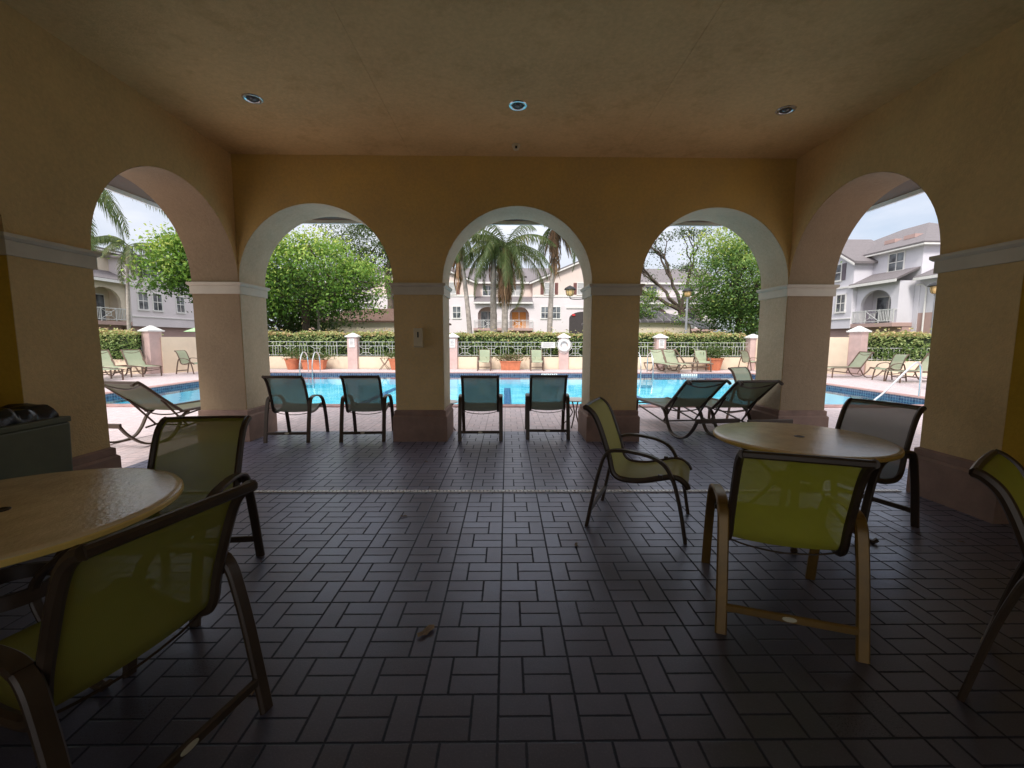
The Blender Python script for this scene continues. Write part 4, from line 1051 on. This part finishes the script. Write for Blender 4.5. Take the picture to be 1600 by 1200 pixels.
def balcony(t, x0, x1, y0, arches, zf=2.75, zt=5.95, wm='bwall', back='glass', depth=1.6, body='bbrown', doors=None):
    poly = [(x0, zf)]
    for a, b in arches:
        r = (b - a) / 2; zs = 5.45 - r * .8
        poly += [(a, zf)] + [(xx, zs + (zz - zs) * .8) for xx, zz in arc((a + b) / 2, zs, r, 16)] + [(b, zf)]
    poly += [(x1, zf), (x1, zt), (x0, zt)]
    MB().prism(poly, y0, y0 + .25).build('balcony_wall', wm, t)
    MB().box(x0, x0 + .25, y0 + .252, y0 + depth, zf, zt).build('balcony_side', wm, t); MB().box(x1 - .25, x1, y0 + .252, y0 + depth, zf, zt).build('balcony_side', wm, t)
    MB().box(x0 - .05, x1 + .05, y0 - .35, y0 + depth, zf - .3, zf - .002).build('balcony_slab', 'bbrown', t)
    MB().box(x0, x1, y0 + .5, y0 + depth, 0, zf - .302).build('ground_storey', body, t)
    window(t, (x0 + x1) / 2, .7, (x1 - x0) * .45, 1.2, y0 + .5, None, 2, False)
    for i, (a, b) in enumerate(arches):
        dm = (doors or {}).get(i, back)
        dr = MB(); dr.box(a + .25, b - .25, y0 + depth - .08, y0 + depth - .002, zf, zf + 2.25); d_ = dr.build('balcony_door', 'trim', t)
        q = MB(); w_ = (b - a - .5)
        q.box(a + .33, a + .25 + w_ * .48, y0 + depth - .1, y0 + depth - .082, zf + .08, zf + 2.15); q.box(a + .25 + w_ * .53, b - .33, y0 + depth - .1, y0 + depth - .082, zf + .08, zf + 2.15); q.build('pane', dm, d_)
    # railing
    q = MB(); ry = y0 - .28
    q.box(x0 + .02, x1 - .02, ry, ry + .05, zf + 1.0, zf + 1.06); q.box(x0 + .02, x1 - .02, ry, ry + .05, zf + .12, zf + .17)
    n = max(2, int((x1 - x0) / 1.15)); seg = (x1 - x0 - .04) / n
    for k in range(n + 1): q.box(x0 + .02 + k * seg - .03, x0 + .02 + k * seg + .03, ry - .002, ry + .052, zf, zf + 1.08)
    for k in range(n):
        a = x0 + .02 + k * seg
        if k % 3 == 1:
            for A, B in (((0, .17), (seg, 1.0)), ((0, 1.0), (seg, .17))): q.band([(a + A[0], ry + .025, zf + A[1]), (a + B[0], ry + .025, zf + B[1])], .04, .04, (0, 1, 0))
            q.box(a + seg * .3, a + seg * .7, ry + .008, ry + .042, zf + .40, zf + .44); q.box(a + seg * .3, a + seg * .7, ry + .008, ry + .042, zf + .74, zf + .78)
            q.box(a + seg * .3, a + seg * .3 + .04, ry + .009, ry + .041, zf + .44, zf + .74); q.box(a + seg * .7 - .04, a + seg * .7, ry + .009, ry + .041, zf + .44, zf + .74)
        else:
            for j in range(1, 9): q.box(a + seg * j / 9 - .018, a + seg * j / 9 + .018, ry + .008, ry + .042, zf + .17, zf + 1.0)
    for sx in (x0 + .02, x1 - .06):
        q.box(sx, sx + .04, ry + .052, y0 - .002, zf + 1.0, zf + 1.06)
    q.build('balcony_railing', 'white_metal', t)
def shed(t, x0, x1, y0, y1, z0, z1, mat='tiles'):
    MB().prism([(y0, z0), (y1, z1), (y1, z1 + .16), (y0, z0 + .16)], x0, x1, 'x').build('lower_roof', mat, t)
    MB().box(x0, x1, y0 - .05, y0 - .002, z0 - .12, z0 + .1).build('fascia', 'trim', t)
def band(t, x0, x1, y, z, h=.16):
    MB().box(x0 - .04, x1 + .04, y - .07, y + .01, z, z + h).build('moulding', 'trim', t)

# central house
b = thing('apartment_house', 'wide pink and lilac apartment house with arched balconies beyond the pool', 'building', (0, 57, 0))
for x0, x1, wm in ((-17, -4.2, 'bwall2'), (3.3, 16.2, 'bwall2')):
    MB().box(x0, x1, -1.5, 9, 0, 6.8).build('wall', 'bwall', b); MB().box(x0, x1, -1.5, 9, 6.802, 8.6).build('upper_wall', wm, b)
    gable(b, x0, x1, -1.5, 6, 8.6, 11.3, wm); band(b, x0, x1, -1.5, 6.72)
for x0, x1 in ((-4.2, 3.3), (-27, -17), (16.2, 27)):
    MB().box(x0 + .002, x1 - .002, .1, 9, 0, 8.62).build('wall', 'bwall2' if x0 == -4.2 else 'bwall', b)
    MB().box(x0, x1, -.5, -.44, 8.5, 8.72).build('fascia', 'trim', b)
q = MB(); q.prism([(-.44, 8.66), (5, 11.35), (10.5, 8.66)], -28, 28, 'x'); q.build('roof', 'tiles', b)
q = MB(); q.prism([(3, 10.2), (5, 12), (7, 10.2)], -4, 2, 'x'); 
shed(b, -4.2, 3.3, -2.0, .1, 5.95, 6.75); shed(b, -27, -17.05, -2.0, .1, 5.95, 6.75); shed(b, 16.25, 27, -2.0, .1, 5.95, 6.75)
balcony(b, -4.2, 3.3, -1.5, [(-3.7, -1.25), (.35, 2.85)], doors={1: 'warmdoor'})
balcony(b, -26.9, -17.02, -1.5, [(-25.6, -23), (-21, -18.4)]); balcony(b, 16.22, 26.9, -1.5, [(18, 20.6), (22.6, 25.2)])
for x in (-2.45, 1.15): window(b, x, 7.05, 1.35, 1.2, .1, None, 1, True, 'glass' if x < 0 else 'curtain')
for x in (-24, -19.6, 19, 24): window(b, x, 7.05, 1.35, 1.2, .1, None, 1)
for x in (5.4, 9.6, 13.6, -7.1, -10.6, -14.2):
    window(b, x, 7.1, 1.15, 1.35, -1.5, 'shutter', 0, True, 'curtain' if int(x) % 2 else 'glass')
for x in (4.9, 6.35, -6.4, -7.9, -12.5, -14, 13.2, 14.6): window(b, x, 4.05, .95, 1.4, -1.5, None, 1)
q = MB()
for a, b_ in ((8.0, 11.6),): q.prism([(a, 0), (b_, 0), (b_, 4.0)] + [(xx, 4.0 + (zz - 4.0) * .5) for xx, zz in reversed(arc((a + b_) / 2, 4.0, (b_ - a) / 2, 14))][1:], -1.53, -1.45)
q.build('entry_shade_panel', 'dark', b)  # flat dark panel: shade inside the entry put into colour
MB().box(7.6, 12.0, -1.62, -1.55, 5.3, 5.5).build('moulding', 'trim', b)
MB().box(8.35, 8.75, -1.64, -1.56, 4.35, 4.6).build('exit_sign', 'red', b)
q = MB(); q.prism([(9.4, 1.6), (12.4, 3.2), (12.4, 3.5), (9.4, 1.9)], -1.62, -1.54); q.build('stair_wall', 'bwall', b)
for x in (1.6, 2.3):
    q = MB(); q.box(x, x + .35, 1.2, 1.6, 9.3, 9.72); q.build('roof_vent', 'dark', b)

def side_house(lb, loc, rz, left):
    """local x along the facade, -y towards the pool; mirrored for the left house"""
    m = -1 if left else 1
    b = thing('apartment_house', lb, 'building', loc, rz)
    def X(a, c): return (a, c) if m > 0 else (-c, -a)
    wm = wu = 'bcream' if left else 'blilac'
    # local x grows towards the viewer on the right house; main block
    a, c = X(-13, 0); MB().box(a, c, 0, 11, 0, 8.6).build('wall', wu, b)
    q = MB(); a2, c2 = X(-14, .5); hip(q, a2, c2, -.5, 11.5, 8.7, 9.7 if left else 11.6, th=.12); q.build('roof', 'tiles', b)
    MB().box(a2, c2, -.49, 11.4, 8.46, 8.578).build('fascia', 'trim', b)
    # lower near wing
    a, c = X(.002, 9); MB().box(a, c, .05, 11, 3.45, 5.9).build('wing_wall', wm, b); MB().box(a, c, .05, 11, 0, 3.448).build('wing_base', 'bbrown', b)
    a2, c2 = X(-.9, 9.6); q = MB(); hip(q, a2, c2, -.6, 11.3, 6.05, 8.0, th=.12) ; 
    # keep the lower roof clear of the tall block
    a2, c2 = X(.05, 9.6); q = MB(); q.prism([(-.6, 5.95), (3.2, 7.7), (3.2, 7.85), (-.6, 6.1)], a2, c2, 'x'); q.build('lower_roof', 'tiles', b)
    MB().box(a2, c2, -.66, -.602, 5.85, 6.06).build('fascia', 'trim', b)
    # far wing with gable
    a, c = X(-12.5, -4.4); MB().box(a, c, -1.6, -.002, 2.4, 8.1).build('gabled_wing', wu if not left else 'bwall', b)
    MB().box(a + .3, c - .3, -1.2, -.002, 0, 2.398).build('ground_storey', 'bbrown', b)
    gable(b, a, c, -1.6, 3, 8.1, 8.9 if left else 10.6, wu if not left else 'bwall')
    band(b, a, c, -1.6, 5.9); band(b, a, c, -1.6, 3.2, .08)
    w0 = (-6.6 if m > 0 else 6.6)
    window(b, w0, 6.7, 1.5, 1.35, -1.6, 'shutterg', 1); window(b, -5.6 * m, 3.9, .95, 1.45, -1.6, None, 1); window(b, -7.15 * m, 3.9, .95, 1.45, -1.6, None, 1)
    window(b, -9.9 * m, 3.9, .95, 1.45, -1.6, None, 1); window(b, -10.2 * m, 6.7, 1.5, 1.35, -1.6, 'shutterg', 1)
    # balcony bay
    a, c = X(-4.38, -.4); aa = X(-3.9, -1.0); balcony(b, a, c, -1.2, [aa], depth=1.19, wm=wm)
    a, c = X(-4.7, -.1); shed(b, a, c, -1.75, -.01, 5.95, 6.8)
    window(b, -2.2 * m, 6.95, 1.3, 1.35, 0, None, 1); 
    window(b, 3.1 * m, 3.75, 1.25, 1.6, .05, 'shutterg', 1); window(b, 2.6 * m, .9, 2.0, 1.2, .05, None, 2, False); window(b, 6.8 * m, 3.75, 1.25, 1.6, .05, 'shutterg', 1)
    q = MB(); q.tube([(.55 * m, -.03, 0), (.55 * m, -.03, 5.3), (.2 * m, -.03, 5.6), (-.25 * m, -.03, 5.6)], .06, 8); q.build('downpipe', 'trim', b)
    for k, xx in enumerate((-4.4, -2.6)):
        q = MB(); q.box(xx * m - .5, xx * m + .5, 1.2, 1.9, 9.55, 9.85); q.build('roof_vent', 'bbrown', b)
side_house('lilac three storey apartment house seen obliquely in the right side arch', (31.3, 32.7, 0), R(-90), False)
side_house('cream and lilac apartment house with arched balcony in the left side arch', (-33.4, 32.8, 0), R(90), True)

# pool side pavilions
for lb, x0, x1, rm, wz in (('low cream building with brown barrel tile roof behind the hedge', -14.0, -4.6, 'tiles_brown', 2.5), ('low cream building with dark metal seam roof behind the hedge', 6.2, 13.5, 'seam', 2.55)):
    t = thing('pool_house', lb, 'building', ((x0 + x1) / 2, 30, 0)); w = (x1 - x0) / 2
    MB().box(-w + .6, w - .6, .3, 5, 1.75, wz).build('upper_wall', 'bcream', t)
    for k in range(5):
        xx = -w + 1.15 + k * (2 * w - 2.3) / 4; MB().box(xx - .25, xx + .25, .32, .8, 0, 1.748).build('column', 'bcream', t)
    MB().box(-w + .95, w - .95, 3.0, 4.9, 0, 1.747).build('rear_wall', 'bbrown', t)
    hip(MB(), -w, w, 0, 6, wz + .14, wz + 1.15, 2.6, .13).build('roof', rm, t)
    MB().box(-w + .05, w - .05, .05, 5.9, wz + .002, wz + .008).build('soffit', 'trim', t)

# umbrella beyond the wall, awning, car
t = thing('patio_umbrella', 'mint green umbrella peeking over the tall cream wall', 'umbrella', (-15.0, 22.6, 0))
q = MB(); n = 8; vs = [(0, 0, 2.25)]
for rr_, zz in ((.75, 2.02), (1.45, 1.72)):
    for i in range(n): vs.append((rr_ * math.cos(2 * PI * i / n), rr_ * math.sin(2 * PI * i / n), zz))
q.add(vs, [(0, 1 + i, 1 + (i + 1) % n) for i in range(n)] + [(1 + i, 1 + n + i, 1 + n + (i + 1) % n, 1 + (i + 1) % n) for i in range(n)]); q.build('canopy', 'umb', t)
MB().tube([(0, 0, 0), (0, 0, 2.3)], .025, 8).build('pole', 'bronze_out', t)
t = thing('parked_car', 'white car with only its roof showing over the hedge by the brown pavilion', 'car', (-8.2, 27.3, 0), R(8))
def car_body():
    pr = [(-2.2, .35), (-2.25, .6), (-2.15, .88), (-1.55, .98), (-1.05, 1.0), (-.6, 1.42), (-.2, 1.52), (.7, 1.53), (1.25, 1.40), (1.85, 1.05), (2.2, .95), (2.25, .6), (2.2, .35)]
    q = MB(); sec = []
    for y_, k in ((-.88, .94), (-.80, 1), (0, 1.02), (.80, 1), (.88, .94)):
        sec.append([(a * (.985 if abs(y_) > .85 else 1), y_ * (1 if z < 1.0 else 1 - (z - 1.0) * .42), .35 + (z - .35) * k) for a, z in pr])
    n = len(pr); vs = [p_ for s_ in sec for p_ in s_]
    q.add(vs, [(i * n + j, i * n + (j + 1) % n, (i + 1) * n + (j + 1) % n, (i + 1) * n + j) for i in range(4) for j in range(n)] + [tuple(range(n)), tuple(4 * n + j for j in range(n))])
    return q
car_body().build('body', 'car', t, smooth=True)
for sy in (-1, 1):
    q = MB(); q.add([(-.85, sy * .845, 1.06), (-.45, sy * .72, 1.40), (.75, sy * .70, 1.43), (1.35, sy * .835, 1.08)], [(0, 1, 2, 3)]); q.build('side_window', 'glass', t)
    for xx in (-1.4, 1.4):
        w = MB(); n = 24; w.add([(xx + .33 * math.cos(2 * PI * i / n), sy * .90, .33 + .33 * math.sin(2 * PI * i / n)) for i in range(n)] + [(xx + .33 * math.cos(2 * PI * i / n), sy * .70, .33 + .33 * math.sin(2 * PI * i / n)) for i in range(n)], [tuple(range(n)), tuple(reversed(range(n, 2 * n)))] + [(i, (i + 1) % n, (i + 1) % n + n, i + n) for i in range(n)])
        w.build('wheel', 'rubber', t)
t = thing('shade_awning', 'grey striped awning sloping from the metal roofed building', 'awning', (13.0, 28.4, 0), R(10))
MB().prism([(-.9, 2.05), (1.0, 2.6), (1.0, 2.64), (-.9, 2.09)], -.8, .8, 'x').build('cloth', 'seam', t)
for xx in (-.75, .75): MB().tube([(xx, -.85, 0), (xx, -.85, 2.06)], .03, 6).build('pole', 'black', t)

# ------------------------------------------------------------------ world, sun, camera
w = bpy.data.worlds.new('World'); sc.world = w; w.use_nodes = True; nt = w.node_tree; nt.nodes.clear()
out = nt.nodes.new('ShaderNodeOutputWorld'); bg = nt.nodes.new('ShaderNodeBackground'); nt.links.new(bg.outputs[0], out.inputs[0])
sky = nt.nodes.new('ShaderNodeTexSky'); sky.sky_type = 'NISHITA'; sky.sun_disc = False; EL, AZ = 48, 200
sky.sun_elevation = R(EL); sky.sun_rotation = R(AZ); sky.air_density = 1.0; sky.dust_density = 2.0; sky.ozone_density = 1.5
tc = nt.nodes.new('ShaderNodeTexCoord'); mp = nt.nodes.new('ShaderNodeMapping'); mp.inputs['Scale'].default_value = (1, 1, 2.6)
nz = nt.nodes.new('ShaderNodeTexNoise'); nz.inputs['Scale'].default_value = 2.2; nz.inputs['Detail'].default_value = 7; nz.inputs['Roughness'].default_value = .55
nt.links.new(tc.outputs['Generated'], mp.inputs[0]); nt.links.new(mp.outputs[0], nz.inputs[0])
rp = nt.nodes.new('ShaderNodeMapRange'); nt.links.new(nz.outputs[0], rp.inputs[0])
for i, v in enumerate((.36, .58, .45, .97)): rp.inputs[i + 1].default_value = v
sx_ = nt.nodes.new('ShaderNodeSeparateXYZ'); nt.links.new(tc.outputs['Generated'], sx_.inputs[0])
zr = nt.nodes.new('ShaderNodeMapRange'); nt.links.new(sx_.outputs[2], zr.inputs[0])
for i, v in enumerate((.05, .85, 0, 1)): zr.inputs[i + 1].default_value = v
cc = nt.nodes.new('ShaderNodeMix'); cc.data_type = 'RGBA'; nt.links.new(zr.outputs[0], cc.inputs[0]); cc.inputs[6].default_value = (5.1, 5.35, 6.1, 1); cc.inputs[7].default_value = (12.5, 12.3, 12.4, 1)
mx = nt.nodes.new('ShaderNodeMix'); mx.data_type = 'RGBA'; nt.links.new(rp.outputs[0], mx.inputs[0]); nt.links.new(sky.outputs[0], mx.inputs[6]); nt.links.new(cc.outputs[2], mx.inputs[7])
nt.links.new(mx.outputs[2], bg.inputs[0]); bg.inputs[1].default_value = .15

sd = bpy.data.lights.new('Sun', 'SUN'); sd.energy = 3.2; sd.angle = R(14); sd.color = (1, .95, .88)
so = bpy.data.objects.new('Sun', sd); COL.objects.link(so)
# light comes from behind and left of the viewer, matching sky azimuth
az = R(AZ); dirv = Vector((math.sin(az) * math.cos(R(EL)), math.cos(az) * math.cos(R(EL)), math.sin(R(EL))))
so.rotation_euler = dirv.to_track_quat('Z', 'Y').to_euler()

cd = bpy.data.cameras.new('Camera'); co = bpy.data.objects.new('Camera', cd); COL.objects.link(co)
cd.sensor_width = 36; cd.lens = 669.87 / 1600 * 36; cd.clip_start = .05; cd.clip_end = 3000
P_, Y_, R_ = .1052, .0124, -.0028
co.matrix_world = Matrix.Translation((0, 0, 1.4165)) @ Matrix.Rotation(-Y_, 4, 'Z') @ Matrix.Rotation(PI / 2 - P_, 4, 'X') @ Matrix.Rotation(-R_, 4, 'Z')
sc.camera = co
sc.view_settings.view_transform = 'Standard'; sc.view_settings.look = 'None'; sc.view_settings.exposure = 0; sc.view_settings.gamma = 1
sc.cycles.use_denoising = True
sc.cycles.max_bounces = 10; sc.cycles.diffuse_bounces = 6; sc.cycles.transparent_max_bounces = 16
sc.cycles.sample_clamp_indirect = 6
